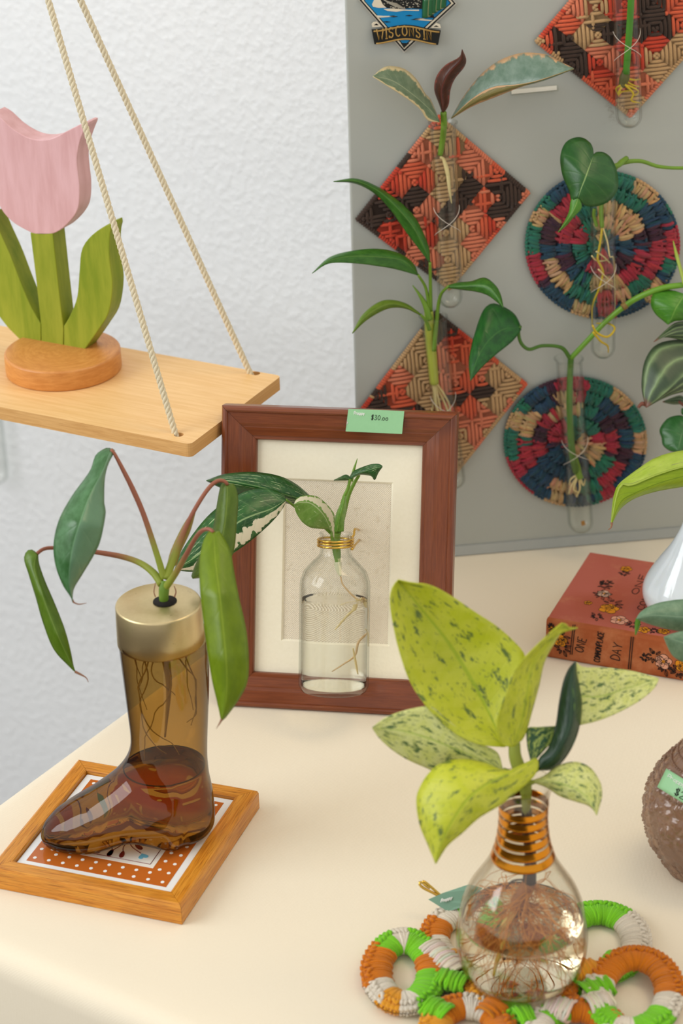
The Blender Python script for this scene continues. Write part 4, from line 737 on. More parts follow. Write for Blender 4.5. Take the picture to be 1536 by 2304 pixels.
head = [(-40, 560), (0, 585), (60, 640), (130, 682), (190, 697), (260, 690), (330, 655), (395, 622), (424, 612), (428, 625), (414, 660), (394, 720), (383, 790), (388, 860), (396, 940), (388, 1040), (340, 1112), (270, 1162), (190, 1170), (120, 1142), (55, 1100), (5, 1040), (-25, 960), (-30, 860), (-20, 780), (-18, 720), (-36, 650), (-52, 580)]
cut('flower_head', head, PINK)
V, Fc = prism_geo([tp(*q) for q in [(150, 1160), (262, 1160), (286, 1380), (316, 1640), (314, 1742), (206, 1718), (204, 1620), (180, 1400)]], bn * BT); bevel(put('stem', V, Fc, GRN2, tu, smooth=False), .0006)
rl = [(318, 1625), (350, 1570), (383, 1480), (395, 1350), (405, 1250), (440, 1190), (500, 1140), (556, 1116), (546, 1180), (546, 1300), (560, 1420), (540, 1560), (480, 1660)]
def cutl(name, pts, tail):
    q = [tuple(v) for v in spline(pts, 44)] + tail; V, Fc = prism_geo([tp(*v) for v in q], bn * BT); return bevel(put(name, V, Fc, GRN, tu, smooth=False), .0006)
cutl('leaf', rl, [(408, 1762), (318, 1743)])
ll = [(95, 1690), (20, 1610), (-50, 1500), (-85, 1360), (-75, 1240), (-40, 1130), (-45, 1060), (0, 1160), (50, 1270), (100, 1400), (150, 1520), (203, 1615)]
cutl('leaf', ll, [(203, 1717), (172, 1709)])
# a glass tube at the picture's left edge, fixed on the wall
gt = onplane(-6, 1088, wo - N_ * .016, N_)
gw = thing('wall_glass_tube', gt, 'clear glass tube on the white wall, just showing at the left edge', 'test tube')
prof = [(.013 * math.sin(a), .013 - .013 * math.cos(a)) for a in np.linspace(.12, math.pi / 2, 8)] + [(.013, .07), (.013, .14), (.0146, .143)]
lathe('glass', shell(prof, .0012, .0014), gt, CLEAR, gw, n=32); V, Fc = box_geo(gt + S_ * -.006 + N_ * .0132 + [0, 0, .09], S_ * .012, N_ * .0028, np.array([0, 0, .012])); put('wall_clip', V, Fc, BRASSW, gw, smooth=False)
# ------------------------------------------------------------------ framed tile
ZT = .0125; tc = [Z(x, y, ZT) for x, y in ((202, 1741), (532, 1799), (377, 2012), (28, 1944))]; TCn = sum(tc) / 4; TCn[2] = 0
TX = unit((tc[1] - tc[0]) + (tc[2] - tc[3])); TY = np.array([-TX[1], TX[0], 0])         # TY away from the viewer
hs = (np.linalg.norm(tc[1] - tc[0]) + np.linalg.norm(tc[2] - tc[3]) + np.linalg.norm(tc[3] - tc[0]) + np.linalg.norm(tc[2] - tc[1])) / 8
tt = thing('framed_tile_trivet', TCn, 'square orange dotted tile in a honey wood frame under the brown glass boot', 'trivet')
tw = lambda x, y, z=0.0: TCn + TX * x + TY * y + np.array([0, 0, z])
OAK = wood('honey_oak', (200, 126, 36), (218, 150, 54), (122, 62, 14), scale=.55, rough=.25, grain=.85, blotch=(136, 66, 20)); rwid = .0125; ho = hs + rwid
rails('oak_rail', [(-ho, -ho), (ho, -ho), (ho, ho), (-ho, ho)], [(0, 0.0004), (0, .0125), (.0008, .0145), (.0022, .0152), (rwid - .001, .0152), (rwid - .0002, .0146), (rwid, .012), (rwid, .0004)], tw, OAK, tt)
def tile_poly(mb, pts, z, h=.0003): V, Fc = prism_geo([tw(a, b, z) for a, b in pts], np.array([0, 0, -h])); mb.add(V, Fc)
def sq(mb, s, z, h=.0003): tile_poly(mb, [(-s, -s), (s, -s), (s, s), (-s, s)], z, h)
TWH = plain('glazed_white', (232, 234, 234), .12, .5, var=.02); TOR = plain('glazed_orange', (188, 100, 36), .14, .5, var=.04, scale=30); TCR = plain('glazed_cream', (234, 230, 220), .12); TBL = plain('print_blue', (104, 178, 204), .15); TRD = plain('print_maroon', (112, 28, 30), .15)
mb = MB(); sq(mb, hs - .0004, ZT, .008); tile = mb.put('tile', TWH, tt, smooth=False); bevel(tile, .0006)
so = hs * .895; si = hs * .605
mb = MB(); sq(mb, so, ZT + .0002); mb.put('orange_border', TOR, tile, smooth=False)
mb = MB(); rng = random.Random(2)
def dot(mb, x, y, r, z): tile_poly(mb, [(x + r * math.cos(2 * math.pi * k / 12), y + r * math.sin(2 * math.pi * k / 12)) for k in range(12)], z)
nd = 9; seen = set()
for i in range(nd + 1):
    for lay, (off, sh_) in enumerate(((so - .0042, 0), (si + .0048, .5))):
        s = -off + (i + sh_) * 2 * off / nd if lay == 0 else -off + 2 * off * (i + .5) / (nd - 1)
        if abs(s) > off + 1e-6: continue
        for x, y in ((s, off), (s, -off), (off, s), (-off, s)):
            if lay == 0 and abs(s) > off - 1e-6 and abs(abs(y) - off) < 1e-6 and abs(x) != abs(s): continue
            if (round(x, 5), round(y, 5)) in seen: continue
            seen.add((round(x, 5), round(y, 5))); dot(mb, x, y, .00125, ZT + .0004)
mb.put('white_dots', WHITEP, tile, smooth=False)
mb = MB(); sq(mb, si, ZT + .0004); mb.put('cream_centre', TCR, tile, smooth=False)
mb = MB(); k_ = si * .90
for a, b in (((-k_, -k_), (k_, -k_)), ((k_, -k_), (k_, k_)), ((k_, k_), (-k_, k_)), ((-k_, k_), (-k_, -k_))): V, Fc = tube_geo([tw(*a, ZT + .0004), tw(*b, ZT + .0004)], .0003, 4); mb.add(V, Fc)
lv = MB(); ht = MB()
for sgx in (1, -1):
    for sgy in (1, -1):
        g = lambda a, b: (sgx * si * a, sgy * si * b)
        for c in ([(.05, .12), (.3, .45), (.58, .62)], [(.2, .3), (.16, .5), (.22, .68)], [(.2, .3), (.45, .34), (.62, .3)], [(.0, .1), (.3, .22), (.7, .1)], [(.05, .15), (.1, .45), (.0, .7)]):
            V, Fc = tube_geo([tw(*g(*q), ZT + .0004) for q in spline(c, 10)], .00035, 4); mb.add(V, Fc)
        for (cx, cy, an) in ((.24, .76, 80), (.72, .28, -10), (.45, .44, 30), (.78, .08, 0), (.0, .78, 95)):
            a = math.radians(an); pts = [(.115 * math.cos(t_), .05 * math.sin(t_) * (1 + .3 * math.cos(t_))) for t_ in np.linspace(0, 2 * math.pi, 12, endpoint=False)]
            tile_poly(lv, [g(cx + x * math.cos(a) - y * math.sin(a), cy + x * math.sin(a) + y * math.cos(a)) for x, y in pts], ZT + .0006)
        hp = [(16 * math.sin(t_) ** 3, 13 * math.cos(t_) - 5 * math.cos(2 * t_) - 2 * math.cos(3 * t_) - math.cos(4 * t_)) for t_ in np.linspace(0, 2 * math.pi, 26, endpoint=False)]
        tile_poly(ht, [g(.66 + .0062 * (x * .8 + y * .6), .70 + .0062 * (-x * .6 + y * .8)) for x, y in hp], ZT + .0006)
mb.put('maroon_lines', TRD, tile, smooth=False); lv.put('maroon_leaves', TRD, tile, smooth=False); ht.put('blue_hearts', TBL, tile, smooth=False)
# ------------------------------------------------------------------ glass boot
G = Z(388, 1868, .0134); G[2] = .0134
def topat(y): return hz(y, G)
toe = Z(100, 1902, .0134); BX = unit((toe - G) * [1, 1, 0]); BY = np.array([-BX[1], BX[0], 0])
nb = BY if BY[1] < 0 else -BY
def bp(x, y): q = onplane(x, y, G, nb) - G; return q.dot(BX), q[2]
front = [bp(*q) for q in [(90, 1890), (91, 1876), (98, 1860), (118, 1838), (150, 1817), (190, 1795), (225, 1772), (255, 1750), (276, 1728), (289, 1705), (294, 1680), (293, 1650), (286, 1600), (278, 1540), (270, 1480), (265, 1440)]]
backp = [bp(*q) for q in [(468, 1876), (479, 1860), (483, 1840), (483, 1810), (478, 1770), (470, 1735), (466, 1700), (466, 1660), (468, 1600), (470, 1540), (470, 1480), (470, 1440)]]
fz, fxx = np.array([q[1] for q in front]), np.array([q[0] for q in front]); bz, bxx = np.array([q[1] for q in backp]), np.array([q[0] for q in backp])
z_top = topat(1432); zs = np.concatenate([np.linspace(.0006, .045, 20), np.linspace(.050, z_top, 16)]); z0 = min(fz[0], bz[0])
BGL = thin_glass('brown_glass', (.64, .48, .23), (.09, .055, .028), .035, .5, .02, epow=2.2)
def boot_geo(inset, z_lo, zlist, n=48):
    V = []; Fc = []
    for z in zlist:
        zz = max(z, fz.min()); xf = np.interp(zz, np.sort(fz), fxx[np.argsort(fz)]) - inset; xb = np.interp(max(z, bz.min()), np.sort(bz), bxx[np.argsort(bz)]) + inset
        low = max(0, 1 - z / .006)
        xf -= low * .004; xb += low * .002; xc = .0; 
        for k in range(n):
            th = 2 * math.pi * k / n; c_, s_ = math.cos(th), math.sin(th); x = xf * c_ if c_ > 0 else -xb * c_ * -1 * -1
            x = xf * c_ if c_ > 0 else xb * (-c_)
            rb = abs(xb); # shaft-like half width behind, foot-like in front
            wd = rb * .97 if c_ <= 0 else None
            if c_ > 0:
                L = xf; u = x / max(L, 1e-4); foot = np.clip((L - rb) / .05, 0, 1); wball = rb * (1 - .05 * foot * math.sin(math.pi * min(1, u * 1.35)) + .14 * foot)
                y = wball * (abs(s_) ** (1 - .18 * foot)) * (1 - .12 * foot * u * u)
            else: y = wd * abs(s_)
            y -= low * .0015; y = max(y, .0001) * (1 if s_ >= 0 else -1)
            arch = .0105 * math.exp(-((x - .030) / .017) ** 2) + .006 * max(0, (x - .075) / .04) ** 2
            z2 = z + arch * max(0, 1 - z / .03)
            V.append(G + BX * x + BY * y + np.array([0, 0, z2]))
    m_ = len(zlist)
    for i in range(m_ - 1):
        for k in range(n): Fc.append((i * n + k, i * n + (k + 1) % n, (i + 1) * n + (k + 1) % n, (i + 1) * n + k))
    # bottom closed with strips across the sole
    for k in range(n // 2 - 1): Fc.append((k, n - 1 - k if k else 0, n - 2 - k, k + 1) if k else (0, n - 1, 1))
    return V, Fc
bt = thing('glass_boot', G, 'brown smoked glass boot vase with a brass collar, standing on the framed tile', 'vase')
V, Fc = boot_geo(0, 0, zs); o = put('glass', V, Fc, BGL, bt); sm = o.modifiers.new('smooth', 'SUBSURF'); sm.levels = 1; sm.render_levels = 1
bw = NT('brown_water'); g2 = bw.n('BsdfGlass'); g2.inputs['IOR'].default_value = 1.25; g2.inputs['Color'].default_value = (.88, .76, .55, 1); g2.inputs['Roughness'].default_value = .0; BWAT = bw.done(g2.outputs[0])
zw = bp(375, 1722)[1]; zl = [z for z in np.linspace(.003, zw, 18)]; V, Fc = boot_geo(.0022, 0, zl); Fc.append(tuple(17 * 48 + k for k in range(48)))
put('water', V, Fc, BWAT, bt)
wring = np.array([V[i] for i in range(17 * 48, 18 * 48)]); V2, F2 = tube_geo(np.vstack([wring, wring[:1]]), .0005, 6); put('water_line', V2, F2, plain('dark_meniscus', (52, 34, 18), .2), bt)
zlid = topat(1356); zl0 = bp(365, 1462)[1]; rl_ = 97 * depth(G + [0, 0, zlid]) / FPX; dx_ = .0
t = NT('brushed_brass'); co = t.coord(); n = t.noise(6, t.mapping(co, (60, 60, 900)), 3); sp_ = t.step(t.noise(260, co, 3, .7), .66, .72)
BRUSH = t.done(t.pbr(t.mix(t.math('MULTIPLY', sp_, .5), t.mix(n, lin((212, 192, 144)), lin((226, 208, 164))), lin((120, 92, 60))), t.math('MULTIPLY_ADD', n, .12, .32), .5, 1.0, t.bump(n, .05)))
LT = G + RT * .0016; LT[2] = 0; zlid += G[2]
lp = [(.002, zlid - .006), (.002, zlid), (rl_ - .0012, zlid), (rl_ - .0003, zlid - .0004), (rl_, zlid - .0014), (rl_ + .0006, z_top + G[2] - .003), (rl_ - .0006, z_top + G[2] - .003), (rl_ - .0012, zlid - .004), (.002, zlid - .006)]
lathe('brass_collar', lp, LT, BRUSH, bt, n=72); HO = Z(371, 1353, zlid); HO[2] = 0; lathe('hole_shade_disc', [(1e-5, zlid - .0005), (.0072, zlid + .0002), (.0076, zlid + .0003), (1e-5, zlid + .0004)], HO, plain('hole_shade', (26, 20, 16), .9), bt, n=32)  # dark disc laid on the collar, its colour standing in for a hole's shade
for p_ in bt.children:
    if p_.name.startswith('brass_collar'): bevel(p_, .0005)
V, Fc = prism_geo([onplane(x, y, G - nb * .016, nb) for x, y in ((166, 1802), (173, 1816), (262, 1776), (255, 1756))], nb * .0004); put('price_label', V, Fc, LABELG, bt, smooth=False)
# --- plant in the boot
Z4 = (0, 980, .40365); hole_p = LT + [0, 0, zlid]; dB = depth(hole_p)
vp = thing('boot_philodendron_cutting', hole_p, 'philodendron cutting with reddish stalks and four long drooping leaves rising from the glass boot', 'plant cutting')
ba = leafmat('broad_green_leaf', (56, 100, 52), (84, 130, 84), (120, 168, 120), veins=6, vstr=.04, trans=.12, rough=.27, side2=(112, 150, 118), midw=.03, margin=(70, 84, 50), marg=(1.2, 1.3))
bb = leafmat('drooping_leaf', (86, 118, 22), (100, 132, 32), (140, 166, 70), veins=5, vstr=.04, trans=.25, rough=.33)
bc_ = leafmat('yellow_green_leaf', (112, 138, 8), (126, 152, 14), (150, 172, 40), veins=5, vstr=.03, trans=.3, rough=.35)  # yellow-green base colour of the large hanging leaf
bd = leafmat('olive_leaf', (84, 112, 22), (98, 126, 30), (128, 150, 50), veins=5, vstr=.03, trans=.22, rough=.38)
redst = NT('reddish_stalk'); uv = redst.coord('UV'); s_ = redst.n('SeparateXYZ'); redst.set(s_.inputs[0], uv); n = redst.noise(50, redst.coord(), 3)
REDS = redst.done(redst.pbr(redst.mix(redst.step(redst.math('ADD', s_.outputs[1], redst.math('MULTIPLY_ADD', n, .3, -.15)), .08, .5), lin((142, 156, 52)), redst.mix(n, lin((134, 74, 58)), lin((158, 98, 70)))), .45, .4))
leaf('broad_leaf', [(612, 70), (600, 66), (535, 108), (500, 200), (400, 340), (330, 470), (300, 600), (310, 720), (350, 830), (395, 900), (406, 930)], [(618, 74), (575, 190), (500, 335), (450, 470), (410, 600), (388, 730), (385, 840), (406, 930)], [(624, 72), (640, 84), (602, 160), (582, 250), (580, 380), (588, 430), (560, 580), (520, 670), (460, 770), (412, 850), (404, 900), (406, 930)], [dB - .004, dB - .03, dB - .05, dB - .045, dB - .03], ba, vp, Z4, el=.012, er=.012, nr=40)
leaf('narrow_leaf', [(198, 650), (165, 634), (135, 680), (160, 770), (200, 900), (240, 1040), (300, 1190), (390, 1290), (424, 1322)], [(205, 655), (190, 740), (230, 870), (280, 1010), (330, 1130), (384, 1246), (424, 1322)], [(212, 656), (216, 710), (250, 810), (310, 950), (360, 1080), (390, 1190), (410, 1290), (424, 1322)], [dB - .01, dB - .02, dB - .02, dB - .01], bb, vp, Z4, el=.01, er=.005, nr=36)
leaf('large_hanging_leaf', [(1185, 536), (1168, 530), (1130, 600), (1112, 720), (1115, 850), (1130, 1000), (1150, 1150), (1180, 1350), (1215, 1500), (1234, 1592)], [(1190, 537), (1200, 700), (1225, 900), (1245, 1100), (1262, 1300), (1258, 1480), (1234, 1592)], [(1196, 535), (1218, 530), (1240, 560), (1282, 640), (1302, 750), (1330, 900), (1370, 1080), (1385, 1250), (1375, 1380), (1330, 1470), (1262, 1565), (1234, 1592)], [dB - .045, dB - .075, dB - .08, dB - .07], bc_, vp, Z4, el=.01, er=.01, nr=40)
leaf('olive_leaf', [(1255, 268), (1232, 275), (1210, 380), (1188, 510), (1150, 600), (1098, 700), (1068, 780), (1074, 797)], [(1268, 272), (1262, 400), (1248, 520), (1210, 640), (1140, 740), (1074, 797)], [(1280, 268), (1306, 276), (1326, 350), (1318, 480), (1300, 650), (1240, 740), (1150, 785), (1074, 797)], [dB + .012, dB + .006, dB + .004, dB + .008], bd, vp, Z4, el=.008, er=.008, nr=36)
stem('leaf_stalk', [(915, 800), (870, 650), (800, 440), (740, 300), (690, 200), (640, 105), (618, 76)], [dB, dB - .004, dB - .006], [8, 7, 6.5, 6, 6, 5, 3.5], REDS, vp, Z4)
stem('leaf_stalk', [(900, 830), (855, 765), (780, 710), (680, 675), (540, 650), (420, 632), (290, 626), (240, 634), (206, 658)], [dB, dB + .01, dB, dB - .01], [9, 8.5, 7, 6.5, 6, 5, 4.5, 4.5, 4], REDS, vp, Z4)
stem('leaf_stalk', [(920, 850), (980, 765), (1040, 660), (1090, 570), (1130, 528), (1165, 522), (1190, 540)], [dB, dB - .02, dB - .04, dB - .045], [9, 8, 7, 6, 5, 5, 4], REDS, vp, Z4)
stem('leaf_stalk', [(925, 800), (960, 700), (1040, 500), (1110, 370), (1170, 285), (1215, 252), (1252, 255), (1268, 275)], [dB, dB + .01, dB + .012], [10, 9, 8, 5.5, 5, 5, 5, 4], REDS, vp, Z4)
leaf('stalk_sheath', [(925, 760), (950, 650), (1010, 520), (1060, 440), (1098, 385)], [(950, 750), (985, 640), (1050, 510), (1098, 385)], [(985, 720), (1010, 640), (1060, 530), (1098, 388)], [dB + .004, dB + .008, dB + .009], leafmat('sheath', (150, 140, 48), (166, 134, 60), (170, 150, 80), veins=3, vstr=0, trans=.2), vp, Z4, el=.004, er=.004)
stem('crown', [(915, 945), (912, 900), (914, 850), (914, 810)], [dB + .004, dB, dB], [10, 11, 12, 9], STEMG, vp, Z4)
TIPM = plain('dry_tip', (140, 96, 70), .7)
stem('dry_tip', [(404, 915), (412, 930), (440, 940), (482, 934)], [dB - .03], [2.2, 1.6, 1.2, .6], TIPM, vp, Z4); stem('dry_tip', [(418, 1316), (450, 1332), (480, 1350), (492, 1374)], [dB - .01], [3, 2.4, 1.4, .6], TIPM, vp, Z4); stem('dry_tip', [(1236, 1580), (1226, 1600), (1205, 1634)], [dB - .07], [3, 1.6, .5], TIPM, vp, Z4)
stem('dry_fibre', [(866, 900), (858, 870), (866, 820)], [dB - .004], [1.2, 1.2, .8], TIPM, vp, Z4); stem('dry_fibre', [(972, 900), (980, 870), (970, 838)], [dB - .004], [2, 1.6, 1], TIPM, vp, Z4)
ROOTB = plain('brown_root', (168, 146, 76), .7, var=.3)
axb = G.copy()
def inside_boot(c):
    q = c - G; z = q[2]; x, y = q.dot(BX), q.dot(BY); zz = max(z, .004); xf = np.interp(zz, np.sort(fz), fxx[np.argsort(fz)]) - .005; xb = np.interp(max(zz, bz.min()), np.sort(bz), bxx[np.argsort(bz)]) + .005
    lim = abs(xb) * .7; return G + BX * min(max(x, xb * .8), xf * .8) + BY * min(max(y, -lim), lim) + np.array([0, 0, max(z, .014 if abs(x - .03) < .03 else .006)])
roots('boot_roots', [hole_p + [0, 0, -.008], hole_p + [.004, 0, -.01], hole_p + [-.004, .002, -.01]], ROOTB, vp, n=10, length=.13, rad=.0007, spread=.28, inside=inside_boot, seed=3, steps=12)
tube('tap_root', [hole_p + [0, 0, -.004], hole_p + [.001, 0, -.03], hole_p + [.003, .0, -.06], hole_p + [-.002, 0, -.1]], [.0045, .003, .0016, .0006], ROOTB, vp)
# ------------------------------------------------------------------ old book
bk = Z(1227, 1480); ang = math.radians(-22.9); KX = np.array([math.cos(ang), math.sin(ang), 0]); KY = np.array([-math.sin(ang), math.cos(ang), 0]); KT = hz(1393, Z(1222, 1479)) * .985
kd = onplane(1346, 1246, [0, 0, KT], np.array([0, 0, 1.])) - bk; KW = kd.dot(KY); KL = .185
bo_ = thing('old_clothbound_book', bk, 'worn salmon red clothbound book with pansies printed on it, lying under the white vase', 'book')
kw = lambda x, y, z: bk + KX * x + KY * y + np.array([0, 0, z + .0004])
t = NT('worn_book_cloth'); co = t.coord(); n = t.noise(38, co, 5, .65); n2 = t.noise(13, co, 3); col = t.mix(t.step(n2, .35, .65), lin((166, 86, 66)), lin((180, 100, 86))); col = t.mix(t.math('MULTIPLY', t.step(n, .5, .75), .5), col, lin((196, 132, 98))); CLO = t.done(t.pbr(col, .85, .15, 0, t.bump(t.noise(600, co, 2), .2, .0005)))
t = NT('worn_spine_cloth'); co = t.coord(); n = t.noise(38, co, 5, .65); col = t.mix(t.step(n, .4, .7), lin((158, 84, 48)), lin((180, 112, 74))); SPC = t.done(t.pbr(col, .85, .15, 0, t.bump(t.noise(600, co, 2), .2, .0005)))
V, Fc = box_geo(kw(0, .0035, KT - .0028), KX * KL, KY * (KW - .0035), np.array([0, 0, .0028])); bevel(put('front_cover', V, Fc, CLO, bo_, smooth=False), .0009, 3)
V, Fc = box_geo(kw(0, .0035, 0), KX * KL, KY * (KW - .0035), np.array([0, 0, .0028])); bevel(put('back_cover', V, Fc, CLO, bo_, smooth=False), .0009, 3)
V, Fc = box_geo(kw(.003, .003, .0029), KX * (KL - .006), KY * (KW - .007), np.array([0, 0, KT - .0058])); put('page_block', V, Fc, plain('aged_paper', (214, 196, 160), .9), bo_, smooth=False)
pr = [(.0045, -.0000), (.0014, .0002), (.0004, .0022), (0, .006), (-.0003, KT / 2), (0, KT - .006), (.0004, KT - .0022), (.0014, KT - .0002), (.0045, KT + .0000), (.0045, KT - .002), (.0026, KT - .003), (.0026, .003), (.0045, .002)]
V = [kw(x, y, z) for x in (0, KL) for y, z in pr]; n = len(pr); Fc = [(i, (i + 1) % n, n + (i + 1) % n, n + i) for i in range(n)] + [tuple(range(n))[::-1], tuple(range(n, 2 * n))]; put('spine', V, Fc, SPC, bo_, smooth=False)
def spx(x, y): q = onplane(x, y, kw(0, -.0004, 0), KY) - bk; return q.dot(KX), q[2]
Z9 = (1200, 1200, .3387); s9 = lambda x, y: spx(Z9[0] + x * Z9[2], Z9[1] + y * Z9[2]); c9 = lambda x, y: (lambda q: (q.dot(KX), q.dot(KY)))(onplane(Z9[0] + x * Z9[2], Z9[1] + y * Z9[2], [0, 0, KT], np.array([0, 0, 1.])) - bk)
mb = MB(); sp_at = lambda a, b: kw(a, -.00045, b); cv_at = lambda a, b: kw(a, b, KT + .00005)
for xa, xb in ((262, 242), (275, 255), (648, 628), (662, 642)):
    a, b = s9(xa, 610 if xa < 400 else 690), s9(xb, 808 if xa < 400 else 905); V, Fc = tube_geo([sp_at(*a), sp_at(*b)], .00035, 5); put('spine_rule', V, Fc, INK, bo_)
for word, p0_, p1_, size in (('ONE', (300, 790), (326, 690), 58), ('COMMONPLACE', (418, 858), (448, 655), 40), ('DAY', (540, 845), (562, 728), 60)):
    (xa, za), (xb, zb) = s9(*p0_), s9(*p1_); L = math.hypot(xb - xa, zb - za); adv = len(word) * .68; sz = L / adv; d = np.array([xb - xa, zb - za]) / L; up_ = np.array([-d[1], d[0]]); sv_ = size * Z9[2] * depth(bk) / FPX
    mb = MB(); write(mb, word, None, None or (1, 0, 0), (0, 1, 0), 1.0, .00036, track=.68, warp=lambda a, b: sp_at(*(np.array([xa, za]) + d * a * sz + up_ * (b - .5) * sv_))); mb.put('title_word', INK, bo_)
for word, p0_, p1_, wdt in (('ONE', (668, 408), (735, 268), 46), ('COMMON', (706, 512), (800, 330), 46), ('DAY', (790, 520), (850, 400), 46)):
    (xa, za), (xb, zb) = c9(*p0_), c9(*p1_); L = math.hypot(xb - xa, zb - za); sz = L / (len(word) * .68); d = np.array([xb - xa, zb - za]) / L; up_ = np.array([-d[1], d[0]]); sv_ = wdt * Z9[2] * depth(bk) / FPX
    mb = MB(); write(mb, word, None, (1, 0, 0), (0, 1, 0), 1.0, .00036, track=.68, warp=lambda a, b: cv_at(*(np.array([xa, za]) + d * a * sz + up_ * (b - .5) * sv_))); mb.put('title_word', INK, bo_)
FLO, FLP, FLC = plain('print_orange', (212, 138, 36), .8, .1), plain('print_pink', (214, 156, 130), .8, .1), plain('print_cream', (206, 170, 148), .8, .1)
lnm = MB(); cen = MB(); FLM = {'orange_pansies': FLO, 'pink_pansies': FLP, 'pale_pansies': FLC}
def pansy(kind, at, cx, cy, r, seed, nrm):
    rng = random.Random(seed); mbf = MB(); r *= Z9[2] * depth(bk) / FPX
    for k in range(5):
        a = 2 * math.pi * k / 5 + rng.random() * .4; px_, py_ = cx + .55 * r * math.cos(a), cy + .55 * r * math.sin(a); pts = [at(px_ + .56 * r * math.cos(q) * (1 + .08 * math.sin(3 * q + k)), py_ + .52 * r * math.sin(q)) + nrm * .00003 * k for q in np.linspace(0, 2 * math.pi, 14, endpoint=False)]
        V, Fc = prism_geo(pts, -nrm * .0002); mbf.add(V, Fc); V, Fc = tube_geo([p_ + nrm * .00001 for p_ in pts] + [pts[0]], .00018, 4); lnm.add(V, Fc)
    mbf.put('printed_pansy', FLM[kind], bo_, smooth=False)
    V, Fc = prism_geo([at(cx + .22 * r * math.cos(q), cy + .22 * r * math.sin(q)) + nrm * .0002 for q in np.linspace(0, 2 * math.pi, 10, endpoint=False)], -nrm * .0002); cen.add(V, Fc)
    for k in range(7):
        a = 2 * math.pi * k / 7 + rng.random(); V, Fc = tube_geo([at(cx + r * s * math.cos(a), cy + r * s * math.sin(a)) + nrm * .00022 for s in (.2, .45)], .00018, 4); lnm.add(V, Fc)
def sprig(at, cx, cy, r, seed, nrm, n=9, a0=0, a1=6.28):
    rng = random.Random(seed); r *= Z9[2] * depth(bk) / FPX
    for k in range(n):
        a = a0 + (a1 - a0) * (k + rng.random() * .6) / n; L = r * rng.uniform(.9, 1.6); e = at(cx + L * math.cos(a), cy + L * math.sin(a)); m_ = at(cx + .6 * L * math.cos(a + .25), cy + .6 * L * math.sin(a + .25)); m2 = at(cx + .75 * L * math.cos(a - .22), cy + .75 * L * math.sin(a - .22)); s = at(cx + .4 * r * math.cos(a), cy + .4 * r * math.sin(a))
        for pts in ([s, m_, e], [s, m2, e], [s, e]): V, Fc = tube_geo(spline(pts, 6), .00022, 4); lnm.add(V, Fc)
nz_ = np.array([0, 0, 1.]); ns_ = -KY
for kind, x, y, r, sd_ in (('pale_pansies', 468, 405, 44, 1), ('orange_pansies', 500, 505, 62, 2), ('pink_pansies', 568, 580, 56, 3), ('orange_pansies', 615, 240, 38, 4), ('orange_pansies', 362, 465, 26, 5), ('orange_pansies', 735, 645, 40, 6), ('orange_pansies', 862, 655, 38, 7)): pansy(kind, cv_at, *c9(x, y), r, sd_, nz_)
for x, y, r, sd_ in ((468, 350, 40, 1), (450, 410, 48, 2), (520, 470, 60, 3), (420, 555, 40, 4), (600, 270, 30, 5), (660, 610, 36, 6), (800, 650, 30, 7), (480, 330, 36, 8)): sprig(cv_at, *c9(x, y), r, sd_, nz_)
for kind, x, y, r, sd_ in (('orange_pansies', 178, 715, 44, 11), ('pink_pansies', 862, 855, 52, 12), ('orange_pansies', 990, 880, 48, 13), ('orange_pansies', 118, 640, 20, 14)): pansy(kind, sp_at, *s9(x, y), r, sd_, ns_)
for x, y, r, sd_ in ((178, 690, 46, 1), (190, 765, 44, 2), (800, 820, 44, 3), (870, 890, 48, 4), (735, 830, 24, 5), (960, 920, 40, 6), (120, 625, 26, 7)): sprig(sp_at, *s9(x, y), r, sd_, ns_)
lnm.put('dark_flower_lines', INK, bo_, kind='stuff'); cen.put('gold_flower_centres', FLO, bo_, smooth=False, kind='stuff')
# ------------------------------------------------------------------ white vase on the book
WVb = Z(1549, 1384, KT + .0006); d_w = depth(WVb); rpx = lambda p, d=d_w: p * d / FPX
wv = thing('white_vase', WVb, 'glossy white glass bud vase with a swelling base, standing on the old book', 'vase')
t = NT('milk_glass'); WHV = t.done(t.pbr(lin((226, 230, 234)), .08, .6, 0, None, Subsurface_Weight=.15, Coat_Weight=.4))
hw = lambda y: hz(y, WVb) - 0
wp_ = [(rpx(40), 0), (rpx(60), .0008), (rpx(86), hw(1372)), (rpx(100), hw(1352)), (rpx(106), hw(1330)), (rpx(100), hw(1306)), (rpx(76), hw(1268)), (rpx(50), hw(1232)), (rpx(28), hw(1190)), (rpx(17), hw(1150)), (rpx(14), hw(1100)), (rpx(16), hw(1070)), (rpx(24), hw(1048))]
lathe('body', shell(smoothprof(wp_, 60), .0016, .003), WVb, WHV, wv, n=64)
vw = thing('lime_leaved_cutting', WVb + [0, 0, hw(1060)], 'cutting with one arching lime green leaf, standing in the white vase', 'plant cutting')
Z8 = (1300, 500, .3255); dl = depth(WVb + [0, 0, hw(1060)])
limeu = leafmat('lime_leaf_top', (176, 204, 70), (196, 218, 96), (150, 176, 60), veins=6, vstr=.08, trans=.3, streak=(150, 150, 110))
limel = leafmat('lime_leaf_under', (148, 180, 22), (166, 194, 36), (112, 146, 20), veins=12, vstr=.35, trans=.35)
leaf('lime_leaf', [(1290, 1700), (1180, 1600), (1050, 1560), (900, 1562), (725, 1578), (550, 1622), (420, 1702), (290, 1802), (258, 1860), (240, 1930), (226, 2095)], [(1290, 1702), (1180, 1665), (1050, 1645), (900, 1665), (725, 1690), (540, 1745), (370, 1810), (300, 1810), (262, 1900), (226, 2098)], [(1290, 1703), (1180, 1668), (1050, 1648), (900, 1668), (725, 1695), (540, 1752), (372, 1822), (306, 1818), (266, 1905), (228, 2100)], [dl, dl - .02, dl - .04, dl - .05], limeu, vw, Z8, el=.012, er=.0, nr=36)
